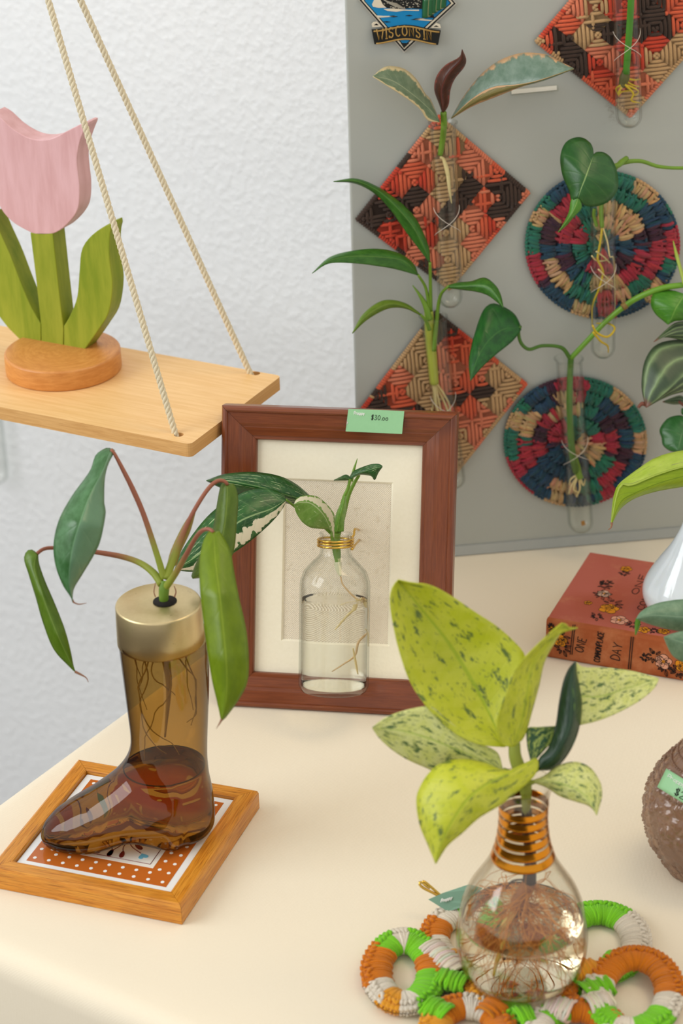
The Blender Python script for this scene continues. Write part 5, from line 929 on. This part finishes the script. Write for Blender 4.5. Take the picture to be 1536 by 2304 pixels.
leaf('lime_leaf_underside', [(1290, 1702), (1180, 1668), (1050, 1648), (900, 1666), (725, 1692), (540, 1748), (372, 1812), (296, 1806), (252, 1870), (228, 2098)], [(1290, 1704), (1180, 1712), (1050, 1720), (900, 1740), (725, 1758), (540, 1810), (380, 1880), (290, 1940), (228, 2098)], [(1290, 1706), (1190, 1760), (1050, 1790), (900, 1800), (725, 1828), (550, 1858), (400, 1904), (300, 1972), (250, 2050), (229, 2100)], [dl + .001, dl - .018, dl - .038, dl - .05], limel, vw, Z8, el=-.001, er=.012, nr=36)
stem('brown_tip', [(234, 2075), (228, 2110), (205, 2128)], [dl - .05], [3, 1.6, .5], TIPM, vw, Z8); stem('petiole', [(1290, 1702), (1200, 1800), (1000, 1820), (850, 1860), (790, 1900), (765, 1960)], [dl, dl + .005], [4, 4, 4], STEMG, vw, Z8)
# ------------------------------------------------------------------ striped plant beyond the right edge, in a tube on the board
t6 = tube_at((1600, 800), (1604, 1130), 29, 900, 'glass test tube on the board just beyond the right edge', ties=False)
vs = thing('striped_leaf_cutting', t6['T'], 'cutting with dark leaves striped in pale green, above the white vase', 'plant cutting')
d6 = depth(t6['T']); stp = NT('striped_leaf'); uv = stp.coord('UV'); s_ = stp.n('SeparateXYZ'); stp.set(s_.inputs[0], uv); a_ = stp.math('ABSOLUTE', stp.math('SUBTRACT', s_.outputs[0], .5)); ln = stp.math('ABSOLUTE', stp.math('SINE', stp.math('MULTIPLY_ADD', a_, 15.0, stp.math('MULTIPLY_ADD', stp.noise(7, uv, 2), 1.2, -.6))))
lf_ = stp.math('POWER', stp.math('SUBTRACT', 1.0, ln), 2.0); dk = stp.mix(stp.noise(8, stp.mapping(uv, (1, 4, 1)), 4), lin((44, 62, 44)), lin((64, 82, 56))); col = stp.mix(lf_, dk, lin((128, 152, 104))); col = stp.mix(stp.math('MULTIPLY', stp.step(s_.outputs[1], .9, .97), .8), col, lin((120, 66, 58)))
STRP = stp.done(stp.pbr(col, .4, .4, 0, stp.bump(lf_, .3, .0008)))
leaf('striped_leaf', [(1060, 930), (1020, 860), (960, 830), (860, 812), (760, 812), (650, 815), (550, 842), (490, 900), (450, 1000), (440, 1150), (470, 1282)], [(1060, 932), (960, 955), (840, 1000), (725, 1062), (600, 1180), (470, 1282)], [(1060, 934), (1040, 1000), (960, 1060), (850, 1130), (725, 1172), (650, 1192), (560, 1232), (470, 1283)], [d6 - .03, d6 - .05, d6 - .06, d6 - .055], STRP, vs, Z8, el=.01, er=.01, nr=36)
leaf('striped_leaf', [(1060, 780), (1020, 720), (960, 690), (840, 684), (725, 686), (660, 702), (590, 762), (522, 828)], [(1060, 782), (960, 762), (840, 752), (725, 750), (640, 772), (522, 828)], [(1060, 785), (1030, 850), (960, 870), (840, 838), (725, 818), (650, 800), (580, 796), (522, 829)], [d6 - .02, d6 - .05, d6 - .06], STRP, vs, Z8, el=.006, er=.006)
leaf('striped_leaf', [(760, 1235), (712, 1200), (660, 1210), (585, 1240)], [(760, 1245), (690, 1240), (585, 1242)], [(760, 1262), (700, 1258), (650, 1258), (585, 1243)], [d6 - .02, d6 - .03], STRP, vs, Z8, el=.004, er=.004)
rnd = leafmat('round_fleshy_leaf', (44, 96, 44), (58, 112, 56), (120, 150, 110), veins=3, vstr=.03, trans=.06, rough=.3, midw=.02)
leaf('round_leaf', [(735, 1345), (690, 1338), (620, 1360), (572, 1420), (568, 1455), (582, 1490), (590, 1540), (640, 1578), (690, 1580)], [(735, 1420), (715, 1470), (700, 1530), (692, 1580)], [(735, 1345), (800, 1370), (815, 1440), (800, 1530), (740, 1572), (694, 1580)], [d6 - .03, d6 - .035], rnd, vs, Z8, el=.008, er=.008, thick=.0018)
RBR = plain('red_brown_stem', (118, 66, 50), .6); stem('twig', [(470, 1268), (446, 1254), (424, 1270), (418, 1284)], [d6 - .05], [3, 5, 4, 3], RBR, vs, Z8); stem('twig', [(700, 1240), (725, 1262), (800, 1300), (1000, 1250), (1060, 1100), (1060, 932), (1060, 782)], [d6 - .03, d6 - .02, d6], [3, 4, 5], RBR, vs, Z8); stem('twig', [(735, 1420), (800, 1360), (880, 1280)], [d6 - .032, d6 - .02], [3, 4], RBR, vs, Z8)
leaf('bud_leaf', [(712, 1300), (720, 1288), (745, 1288)], [(712, 1306), (728, 1306), (750, 1300)], [(712, 1312), (725, 1330), (750, 1318)], [d6 - .03], rnd, vs, Z8, el=.002, er=.002, thick=.001)
# ------------------------------------------------------------------ textured amber vase
AVb = Z(1590, 1948); d_a = depth(AVb); ha = lambda y: hz(y, AVb); ra = lambda p: p * d_a / FPX
av = thing('pressed_glass_vase', AVb, 'pressed brown glass vase with raised leaf texture and a green price label', 'vase')
t = NT('pressed_brown_glass'); co = t.coord(); n = t.n('TexVoronoi', _feature='SMOOTH_F1'); n.inputs['Scale'].default_value = 135; t.set(n.inputs['Vector'], t.mix(.06, co, t.n('TexNoise').outputs['Color'])); n2 = t.noise(70, co, 3, .6, 1.5); hgt = t.math('ADD', n.outputs['Distance'], n2)
nrm = t.bump(n2, .25, .001); lw = t.n('LayerWeight'); lw.inputs[0].default_value = .4; t.set(lw.inputs['Normal'], nrm)
trn = t.n('BsdfTransparent'); t.set(trn.inputs[0], t.mix(lw.outputs['Facing'], (.90, .80, .70), (.44, .30, .22))); pb = t.pbr(t.mix(n2, lin((128, 98, 80)), lin((188, 152, 128))), .07, 1.0, 0, nrm, Coat_Weight=1.0); ms = t.n('MixShader'); ms.inputs[0].default_value = .42; t.t.links.new(trn.outputs[0], ms.inputs[1]); t.t.links.new(pb, ms.inputs[2]); AMB = t.done(ms.outputs[0])
ap = [(ra(70), 0), (ra(86), .001), (ra(112), ha(1910)), (ra(134), ha(1875)), (ra(144), ha(1835)), (ra(143), ha(1805)), (ra(132), ha(1765)), (ra(110), ha(1730)), (ra(84), ha(1700)), (ra(58), ha(1660)), (ra(40), ha(1610)), (ra(34), ha(1560)), (ra(36), ha(1530)), (ra(44), ha(1512))]
sp_ = shell(smoothprof(ap, 130), .003, .005); NA = 200; V, Fc, U = lathe_geo(sp_, AVb, n=NA); V = np.array(V); rng = np.random.default_rng(5); no = 131
cell = []
for k in range(420): zc = rng.uniform(.004, ha(1700)); cell.append((rng.uniform(0, 2 * math.pi), zc, rng.uniform(0, math.pi)))
cell = np.array(cell); rc = np.interp(cell[:, 1], [h for r, h in smoothprof(ap, 130)], [r for r, h in smoothprof(ap, 130)])
for i in range(1, no):
    r_, h_ = sp_[i]
    if h_ > ha(1716): continue
    for k in range(NA):
        th = 2 * math.pi * k / NA; dth = (cell[:, 0] - th + math.pi) % (2 * math.pi) - math.pi; du = dth * rc; dv_ = cell[:, 1] - h_; ca, sa = np.cos(cell[:, 2]), np.sin(cell[:, 2]); d2 = np.hypot((du * ca + dv_ * sa) / 1.5, (du * sa - dv_ * ca)); s2 = np.partition(d2, 1)[:2]
        edge = min(1, (s2[1] - s2[0]) / .0022); dsp = .0022 * edge * math.exp(-(s2[0] / .006) ** 2) + .00035 * math.sin(s2[0] * 3200) * edge
        V[i * NA + k] += np.array([math.cos(th), math.sin(th), 0]) @ np.eye(3) * 0 + unit(V[i * NA + k] - AVb - [0, 0, h_]) * dsp
put('body', V, Fc, AMB, av, uv=U)
mb = MB()                                                          # beaded rows pressed into the shoulder
for rowk, (y, rr) in enumerate(((1722, 105), (1738, 116), (1754, 126), (1706, 90), (1690, 77))):
    n = int(rr * .9)
    for k in range(n):
        a = 2 * math.pi * (k + .5 * (rowk % 2)) / n; c = AVb + np.array([ra(rr + 1.5) * math.cos(a), ra(rr + 1.5) * math.sin(a), ha(y)]); V, Fc, U = lathe_geo([(1e-5, -.0009), (.0009, -.0003), (.0009, .0004), (1e-5, .0009)], c, n=5); mb.add(V, Fc)
mb.put('beaded_rows', AMB, av, kind='stuff')
APS = smoothprof(ap, 200); AH = np.array([h for r, h in APS]); AR = np.array([r for r, h in APS])
def on_av(x, y):                                                   # point of the bulb under a label pixel
    d = ray(x, y)
    for s in np.arange(d_a - .07, d_a + .03, .0002):
        q = CAM + d * s - AVb
        if math.hypot(q[0], q[1]) < np.interp(q[2], AH, AR) + .0030: return CAM + d * s
    return CAM + d * s
corn = [(1499, 1729), (1585, 1782), (1571, 1828), (1478, 1771)]; V = []; Fc = []; uvp = lambda a, b: tuple((np.array(corn[0]) * (1 - a) + np.array(corn[1]) * a) * (1 - b) + (np.array(corn[3]) * (1 - a) + np.array(corn[2]) * a) * b)
for j in range(7):
    for i in range(13): V.append(on_av(*uvp(i / 12, j / 6)))
for j in range(6):
    for i in range(12): k = j * 13 + i; Fc.append((k, k + 1, k + 14, k + 13))
lab = put('price_label', V, Fc, LABELG, av); lm = lab.modifiers.new('thickness', 'SOLIDIFY'); lm.thickness = .0003; lm.offset = 0
nl = unit(CAM - on_av(1520, 1780)); at = lambda a, b: on_av(*uvp(a, 1 - b)) + nl * .0004
mb = MB(); write(mb, 'Proppy', None, (1, 0, 0), (0, 1, 0), .17, .00018, track=.42, warp=lambda a, b: at(.09 + a, .66 + b)); mb.put('white_lettering', WHITEP, lab)
mb = MB(); write(mb, '$28', None, (1, 0, 0), (0, 1, 0), .36, .00024, track=.6, warp=lambda a, b: at(.36 + a * .62, .12 + b)); mb.put('handwritten_price', INK, lab)
vg = thing('grey_green_cutting', AVb + [0, 0, ha(1512)], 'cutting with dull grey green leaves over the book, standing in the pressed glass vase', 'plant cutting')
Z10 = (1380, 960, .2516); dg = depth(AVb + [0, 0, ha(1512)]); ggm = leafmat('grey_green_leaf', (96, 130, 100), (120, 150, 120), (140, 170, 136), veins=7, vstr=.06, trans=.12, rough=.38); ggt = leafmat('folded_tip', (84, 136, 30), (98, 150, 36), (130, 160, 60), veins=3, vstr=.02, trans=.3)
leaf('grey_green_leaf', [(1000, 1722), (970, 1660), (900, 1600), (760, 1552), (620, 1545), (450, 1566), (330, 1602), (240, 1660), (205, 1716)], [(1000, 1724), (900, 1720), (760, 1705), (620, 1700), (450, 1690), (330, 1686), (205, 1720)], [(1000, 1726), (970, 1790), (900, 1830), (760, 1835), (620, 1830), (480, 1808), (330, 1768), (250, 1738), (205, 1724)], [dg, dg - .015, dg - .02], ggm, vg, Z10, el=.008, er=.008)
leaf('folded_tip', [(200, 1712), (192, 1770), (194, 1862)], [(218, 1722), (212, 1780), (194, 1863)], [(240, 1740), (226, 1800), (196, 1864)], [dg - .02, dg - .018], ggt, vg, Z10, el=.002, er=.002)
leaf('grey_green_leaf', [(1000, 1960), (970, 1890), (900, 1840), (760, 1815), (620, 1828), (520, 1852), (450, 1880)], [(1000, 1962), (900, 1960), (760, 1950), (640, 1935), (540, 1905), (450, 1882)], [(1000, 1964), (980, 2080), (900, 2150), (760, 2150), (620, 2104), (530, 2050), (480, 1962), (450, 1884)], [dg - .01, dg - .03, dg - .035], ggm, vg, Z10, el=.006, er=.008)
stem('petiole', [(1000, 1724), (900, 1900), (830, 2150), (825, 2400)], [dg, dg + .005], [4, 4, 4], STEMG, vg, Z10); stem('petiole', [(1000, 1962), (900, 2080), (838, 2300)], [dg - .01, dg + .005], [4, 4], STEMG, vg, Z10)
# ------------------------------------------------------------------ round glass vase in front
VB = Z(1172, 2222); VB[2] = .009; d_v = depth(VB); hv = lambda y: hz(y, VB); 
def rv(p, y): return p * depth(VB + [0, 0, hv(y)]) / FPX
gv = thing('round_glass_vase', VB, 'clear round-bellied glass vase with gold rings on its neck, standing on the crocheted rings', 'vase')
pv = [(rv(60, 2222), 0), (rv(76, 2220), .0006), (rv(100, 2212), hv(2206)), (rv(122, 2190), hv(2184)), (rv(139, 2160), hv(2156)), (rv(148, 2120), hv(2116)), (rv(146, 2085), hv(2080)), (rv(137, 2045), hv(2036)), (rv(122, 2010), hv(2002)), (rv(104, 1985), hv(1976)), (rv(86, 1958), hv(1950)), (rv(72, 1930), hv(1924)), (rv(62, 1900), hv(1894)), (rv(57, 1870), hv(1864)), (rv(55, 1840), hv(1834)), (rv(57, 1810), hv(1800)), (rv(61, 1790), hv(1780)), (rv(67, 1770), hv(1762))]
vprof = smoothprof(pv, 90); lathe('glass', shell(vprof, .0014, .004), VB, thin_glass('vase_glass', (.97, .97, .95), (.62, .56, .48), .04, .5), gv, n=80)
VWAT = NT('vase_water'); g_ = VWAT.n('BsdfGlass'); g_.inputs['IOR'].default_value = 1.25; g_.inputs['Color'].default_value = (.98, .95, .88, 1); g_.inputs['Roughness'].default_value = 0
lathe('water', water_prof(vprof, .0014, .004, hv(2066)), VB, VWAT.done(g_.outputs[0]), gv, n=80)
GOLD = plain('gold_luster', (214, 142, 40), .16, .6, 1.0, var=.05)
for k in range(6):
    ya = 1806 + k * 20.5; yb = ya + 16; hh = np.linspace(hv(ya), hv(yb), 5); rr = np.interp(hh, [h for r, h in vprof], [r for r, h in vprof]) + .00025
    lathe('gold_ring', [(r, h) for r, h in zip(rr, hh)] + [(r - .0002, h) for r, h in zip(rr[::-1], hh[::-1])] + [(rr[0], hh[0])], VB, GOLD, gv, n=64)
Z7 = (800, 1260, .4792); dv = depth(VB + [0, 0, hv(1775)])
vm = thing('lime_rubber_cutting', VB + [0, 0, hv(1790)], 'rubber plant cutting with big lime leaves flecked in dark green, in the gold-ringed vase', 'plant cutting')
DG = (52, 92, 62)
m1 = leafmat('flecked_lime_leaf', (200, 208, 44), (212, 216, 76), (172, 194, 40), spots=(DG, .8), spot_amt=(.555, .62), spot_scale=(4.2, 5.5), veins=14, vstr=.08, trans=.28, rough=.42)
m2 = leafmat('flecked_pale_leaf', (214, 220, 124), (224, 228, 154), (184, 204, 96), spots=((58, 100, 48), .9), spot_amt=(.54, .59), spot_scale=(4, 5), veins=14, vstr=.08, trans=.2, rough=.42)
m3 = leafmat('deep_green_leaf', (22, 54, 34), (34, 66, 42), (60, 90, 60), spots=((96, 132, 50), .8), spot_amt=(.6, .66), spot_scale=(2, 2), veins=8, vstr=.03, trans=.06, rough=.3)
m5 = leafmat('blotched_leaf', (36, 80, 46), (46, 92, 54), (120, 150, 70), spots=((176, 194, 96), .95), spot_amt=(.5, .56), spot_scale=(2.5, 2.5), veins=8, vstr=.1, trans=.1, rough=.35)
leaf('large_lime_leaf', [(700, 878), (580, 866), (480, 822), (390, 750), (310, 660), (250, 560), (205, 430), (175, 300), (160, 190), (172, 128), (200, 92)], [(700, 878), (612, 690), (530, 540), (430, 380), (300, 220), (200, 92)], [(702, 878), (735, 780), (780, 640), (800, 520), (790, 440), (740, 380), (660, 310), (560, 245), (450, 170), (350, 118), (260, 105), (200, 92)], [dv + .004, dv + .012, dv + .014, dv + .008, dv - .002], m1, vm, Z7, el=-.014, er=-.014, nr=44)
leaf('upright_lime_leaf', [(735, 876), (690, 870), (665, 820), (665, 740), (700, 640), (740, 530), (790, 460), (860, 390), (930, 325), (975, 293), (1000, 316), (1042, 318)], [(738, 876), (778, 760), (804, 620), (828, 500), (880, 420), (950, 350), (1042, 319)], [(742, 876), (792, 826), (830, 700), (860, 590), (885, 480), (930, 392), (965, 342), (1000, 322), (1042, 320)], [dv - .006, dv - .012, dv - .008, dv], m1, vm, Z7, el=-.010, er=.012, nr=40)
leaf('deep_green_leaf', [(852, 975), (862, 930), (905, 880), (938, 780), (956, 660), (975, 570), (1000, 510), (1030, 476)], [(856, 985), (940, 910), (1000, 790), (1012, 660), (1008, 560), (1030, 476)], [(862, 988), (935, 978), (1000, 905), (1045, 800), (1060, 680), (1048, 590), (1036, 530), (1034, 477)], [dv + .002, dv - .005, dv - .004, dv + .004], m3, vm, Z7, el=.006, er=.010, nr=36)
leaf('pale_far_leaf', [(1032, 478), (1070, 502), (1180, 506), (1300, 522), (1422, 556)], [(1048, 640), (1150, 640), (1280, 600), (1422, 557)], [(1052, 776), (1130, 757), (1220, 722), (1330, 662), (1400, 602), (1422, 558)], [dv + .008, dv + .016, dv + .02], m2, vm, Z7, el=.004, er=-.006, nr=36)
leaf('blotched_leaf', [(822, 950), (804, 870), (806, 792), (860, 784), (942, 780)], [(826, 950), (850, 870), (890, 820), (942, 781)], [(834, 950), (880, 900), (930, 840), (942, 782)], [dv + .006, dv + .012], m5, vm, Z7, el=.0, er=.0)
leaf('flecked_pale_leaf', [(692, 985), (662, 900), (560, 850), (420, 740), (360, 690), (290, 692), (200, 715), (130, 745), (78, 786)], [(692, 986), (600, 942), (480, 890), (350, 840), (220, 802), (78, 787)], [(690, 988), (600, 985), (480, 975), (370, 990), (330, 975), (240, 935), (170, 890), (110, 835), (78, 788)], [dv + .006, dv + .005, dv + .002, dv], m2, vm, Z7, el=-.002, er=.010, nr=38)
leaf('front_lime_leaf', [(846, 930), (770, 965), (700, 990), (600, 950), (500, 935), (400, 955), (340, 1005), (300, 1070), (285, 1130), (300, 1240), (340, 1340), (375, 1426)], [(850, 934), (740, 990), (620, 1050), (530, 1120), (455, 1225), (405, 1325), (375, 1426)], [(852, 936), (858, 965), (840, 1010), (780, 1070), (680, 1150), (580, 1210), (500, 1282), (430, 1342), (375, 1427)], [dv - .006, dv - .025, dv - .035, dv - .036, dv - .03], m1, vm, Z7, el=.016, er=.004, nr=44)
leaf('small_pale_leaf', [(832, 1036), (890, 1010), (950, 966), (1030, 948), (1100, 975), (1145, 1040), (1156, 1100), (1142, 1160), (1131, 1198)], [(832, 1040), (930, 1042), (1020, 1072), (1085, 1115), (1131, 1198)], [(832, 1044), (900, 1070), (960, 1110), (1040, 1136), (1090, 1152), (1118, 1176), (1131, 1199)], [dv, dv - .008, dv - .012], m2, vm, Z7, el=.008, er=.004, nr=34)
STL = plain('lime_stalk', (140, 150, 50), .5, var=.15)
stem('stalk', [(745, 860), (750, 930), (790, 1040), (800, 1110), (800, 1190)], [dv + .002, dv + .004, dv + .01], [13, 15, 17, 12, 9], STL, vm, Z7); stem('stalk', [(842, 936), (800, 985), (790, 1060)], [dv - .004, dv + .002], [6, 8, 8], STL, vm, Z7); stem('stalk', [(840, 1040), (800, 1056), (792, 1100)], [dv, dv + .004], [5, 7, 7], STL, vm, Z7); stem('stalk', [(692, 985), (740, 1010), (790, 1080)], [dv + .005, dv + .006], [6, 7, 7], STL, vm, Z7); stem('stalk', [(856, 980), (820, 1010), (795, 1080)], [dv + .002, dv + .006], [5, 6, 7], STL, vm, Z7)
S0, S1, S2, S3 = [VB + np.array([dx, dy, hv(y)]) for dx, dy, y in ((.003, 0, 1870), (.0045, 0, 1930), (.004, 0, 1985), (-.002, 0, 2030))]
DKS = plain('dark_woody_stem', (62, 42, 26), .6, var=.2); OR_ = plain('orange_root', (206, 134, 48), .6, var=.25); YR = plain('pale_yellow_root', (214, 186, 96), .6)
tube('woody_stem', [P(1184, 1820, dv + .01), S0, S1, S2], [.0030, .0036, .0034, .0042], DKS, vm); tube('root_crown', [S2, S3, S3 + [-.003, 0, -.012]], [.0042, .0052, .003], plain('root_crown', (150, 92, 40), .7, var=.3, scale=200), vm)
vh = np.array([h for r, h in vprof]); vr = np.array([r for r, h in vprof])
def inside_v(c):
    q = c - VB; h = min(max(q[2], .007), .09); rm = np.interp(h, vh, vr) - .004; r = math.hypot(q[0], q[1]); k = min(1, rm / max(r, 1e-6)); return VB + np.array([q[0] * k, q[1] * k, h])
roots('fine_roots', [S3, S3 + [-.003, .001, -.01], S3 + [.006, 0, -.004], S2 + [.003, 0, -.004]], OR_, vm, n=170, length=.08, rad=.00034, spread=1.5, inside=inside_v, seed=8, down=.55, steps=10)
roots('thick_roots', [S3, S3 + [.002, 0, -.01]], plain('brown_vase_root', (150, 92, 44), .6), vm, n=6, length=.06, rad=.0006, spread=1.2, inside=inside_v, seed=4, down=.6, steps=8)
tube('pale_root', [S3 + [-.002, -.003, -.004], S3 + [-.009, -.005, -.014], S3 + [-.012, -.006, -.022]], [.0016, .0028, .001], YR, vm); tube('pale_root', [S3 + [-.004, -.006, -.016], S3 + [-.010, -.008, -.030], S3 + [-.012, -.008, -.042]], [.0008, .0014, .0006], YR, vm)
tube('pale_root', [S2 + [-.001, 0, .002], S2 + [-.010, 0, .001], S2 + [-.014, 0, -.005]], [.0006, .0006, .0003], DKS, vm)
# ------------------------------------------------------------------ crocheted ring trivet
SP = colattr('acrylic_yarn', fibre=1300, bstr=.4); RC = {'G': (128, 208, 40), 'W': (228, 218, 200), 'O': (214, 122, 24), 'Y': (232, 160, 44)}
rt = thing('crocheted_ring_trivet', [VB[0], VB[1], 0], 'green, orange and white crocheted mat of linked yarn rings under the round glass vase', 'trivet')
def yarn_ring(cx, cy, rx, ry, rt_, seq, z=.0048, flat=.55, tilt=0.0, a0=0, seed=1):
    rng = random.Random(seed); c = Z(cx, cy, z); ex = Z(cx + rx, cy, z) - c; ey = Z(cx, cy - ry, z) - c; mb = MB(); rad = rt_ * depth(c) / FPX; per = 2 * math.pi * (np.linalg.norm(ex) + np.linalg.norm(ey)) / 2; N = int(per / .0015)
    ctr = lambda a: c + ex * math.cos(a) + ey * math.sin(a) + np.array([0, 0, tilt * math.sin(a + .6)])
    for k in range(N):
        a = 2 * math.pi * k / N; p = ctr(a); tg = unit(ctr(a + .02) - p); sd = unit(np.cross(tg, [0, 0, 1])); s = ((a / (2 * math.pi) + a0) % 1) * len(seq); cc = lin(RC[seq[int(s + rng.uniform(-.1, .1)) % len(seq)]]); kk = 1 + rng.uniform(-.1, .1); cc = tuple(v * kk for v in cc); sk = rng.uniform(-.0006, .0006); rr = rad * rng.uniform(.94, 1.05)
        pts = [p + sd * rr * math.cos(q) + np.array([0, 0, 1]) * rr * flat * math.sin(q) + tg * (sk * math.cos(q) + .0004 * math.sin(2 * q)) for q in np.linspace(0, 2 * math.pi, 13)]
        V, Fc = tube_geo(pts, .00105, 5, cap=False); mb.add(V, Fc, cc)
    M_ = int(N / 1.9)
    for k in range(M_):                                             # crochet chain along the outer edge
        a = 2 * math.pi * k / M_; p = ctr(a); tg = unit(ctr(a + .02) - p); sd = unit(p - c); s = ((a / (2 * math.pi) + a0) % 1) * len(seq); cc = lin(RC[seq[int(s) % len(seq)]]); e = p + sd * rad * .92 + np.array([0, 0, rad * flat * .45])
        for row in range(2):
            e2 = p + sd * rad * (.55 - .5 * row * .9 + rng.uniform(-.12, .12)) + np.array([0, 0, rad * flat * (.86 + .1 * row)]); a2 = rng.uniform(-1, 1)
            if row == 0 or (rng.random() < .0): pts = spline([e2 - tg * .002 * a2 - sd * .002, e2 + np.array([0, 0, .0012]), e2 + tg * .0024 * a2 + sd * .002], 6); V, Fc = tube_geo(pts, [.0006, .0012, .0014, .0014, .0012, .0006], 5); mb.add(V, Fc, cc)
        for sg in (1, -1):
            pts = spline([e - tg * .0022 - sd * .0008 * sg, e + sd * .0012 * sg + np.array([0, 0, .0009]), e + tg * .0022 - sd * .0006 * sg], 6); V, Fc = tube_geo(pts, [.0006, .0012, .0013, .0013, .0012, .0006], 5); mb.add(V, Fc, cc)
    pts = [ctr(2 * math.pi * k / 40) for k in range(41)]
    for k in range(40):
        a = 2 * math.pi * (k + .5) / 40; s = ((a / (2 * math.pi) + a0) % 1) * len(seq); cc = tuple(v * .6 for v in lin(RC[seq[int(s) % len(seq)]])); q = []
        for p_ in (pts[k], pts[k + 1]):
            sd = unit((p_ - c) * [1, 1, 0]); q += [p_ + sd * rad * .97 * math.cos(b) + np.array([0, 0, 1]) * rad * flat * .97 * math.sin(b) for b in np.linspace(0, 2 * math.pi, 12, endpoint=False)]
        mb.add(q, [(j, (j + 1) % 12, 12 + (j + 1) % 12, 12 + j) for j in range(12)], cc)
    mb.put('yarn_ring', SP, rt)
yarn_ring(1172, 2218, 92, 62, 34, 'GOWOYGWO', seed=1)
yarn_ring(909, 2187, 62, 68, 33, 'WGGWOOOWGGWY'[0:] and 'OGGWGOOWYWGG', seed=2, a0=.02, z=.0056)
yarn_ring(1040, 2112, 62, 52, 31, 'GWGWOWYO', seed=3, a0=.1)
yarn_ring(1345, 2122, 86, 66, 31, 'WGGGWOOGW', seed=4, a0=-.02)
yarn_ring(1425, 2236, 80, 72, 31, 'OOOOOOWGGWGGW', seed=5, a0=.02, z=.0085, tilt=.002)
yarn_ring(1052, 2318, 74, 52, 33, 'GOOWOYG', seed=6, a0=.3, z=.0052)
yarn_ring(1292, 2322, 84, 50, 33, 'WOOGWOYO', seed=7, a0=.1, z=.0052)
mb = MB(); rng = random.Random(9)
for (xa, ya), (xb, yb), c_ in (((965, 2130), (1035, 2190), 'W'), ((985, 2200), (1050, 2215), 'G'), ((960, 2262), (1010, 2285), 'G'), ((1090, 2285), (1120, 2262), 'O'), ((1230, 2262), (1290, 2278), 'W'), ((1290, 2190), (1345, 2180), 'Y'), ((1310, 2235), (1370, 2215), 'G'), ((1320, 2265), (1375, 2250), 'W'), ((1360, 2160), (1400, 2172), 'G'), ((1160, 2290), (1200, 2280), 'G')):
    A, B = Z(xa, ya, .0085), Z(xb, yb, .0085); d = unit(B - A); sd = np.cross([0, 0, 1], d); L = np.linalg.norm(B - A)
    for k in range(int(L / .0013)):
        p = A + d * (k + .5) * .0013; cc = tuple(v * (1 + rng.uniform(-.1, .1)) for v in lin(RC[c_])); wv_ = rng.uniform(.0068, .0088); pts = [p + d * .0012 * rng.uniform(-1, 1) * math.cos(q) + sd * wv_ * math.cos(q) + np.array([0, 0, wv_ * .55 * math.sin(q)]) for q in np.linspace(0, 2 * math.pi, 11)]; V, Fc = tube_geo(pts, .0011, 5, cap=False); mb.add(V, Fc, cc)
mb.put('joining_stitches', SP, rt)
# ------------------------------------------------------------------ hang tag with a gold safety pin
Z11 = (780, 1880, .4922); dtag = depth(Z(1000, 2060)) - .012
tg = thing('price_hang_tag', P(1000, 2030, dtag), 'small green price tag on a gold pin, tied to the mat behind the round vase', 'price tag')
tp_ = [P(Z11[0] + x * Z11[2], Z11[1] + y * Z11[2], dtag + dd) for x, y, dd in ((372, 292, .004), (440, 262, .002), (560, 222, 0), (620, 240, -.004), (560, 316, -.004), (462, 348, 0))]
tn = unit(CAM - tp_[0]); V, Fc = prism_geo(tp_, -tn * .0004); TAGG = plain('tag_green', (112, 150, 128), .6); tc_ = put('tag_card', V, Fc, TAGG, tg, smooth=False)
q = lambda x, y: P(Z11[0] + x * Z11[2], Z11[1] + y * Z11[2], dtag + .001) + tn * .0012
mb = MB(); write(mb, 'Proppy', None, (1, 0, 0), (0, 1, 0), 15, .00028, track=.66, warp=lambda a, b: q(428 + a * .96 + b * .3, 306 - b - a * .30)); mb.put('white_lettering', WHITEP, tc_)
mb = MB(); write(mb, '$', None, (1, 0, 0), (0, 1, 0), 16, .0004, warp=lambda a, b: q(512 + a, 276 - b)); mb.put('handwritten_price', INK, tc_)
pn = lambda pts: [P(Z11[0] + x * Z11[2], Z11[1] + y * Z11[2], dtag + .004) for x, y in pts]
mb = MB()
for pts in ([(372, 232), (338, 212), (332, 222), (350, 240), (418, 276), (500, 340)], [(345, 210), (362, 216), (424, 270), (440, 290)], [(352, 222), (366, 232), (380, 240)]): V, Fc = tube_geo(spline(pn(pts), 24), .0009, 7); mb.add(V, Fc)
mb.put('gold_pin', BRASSW, tg)
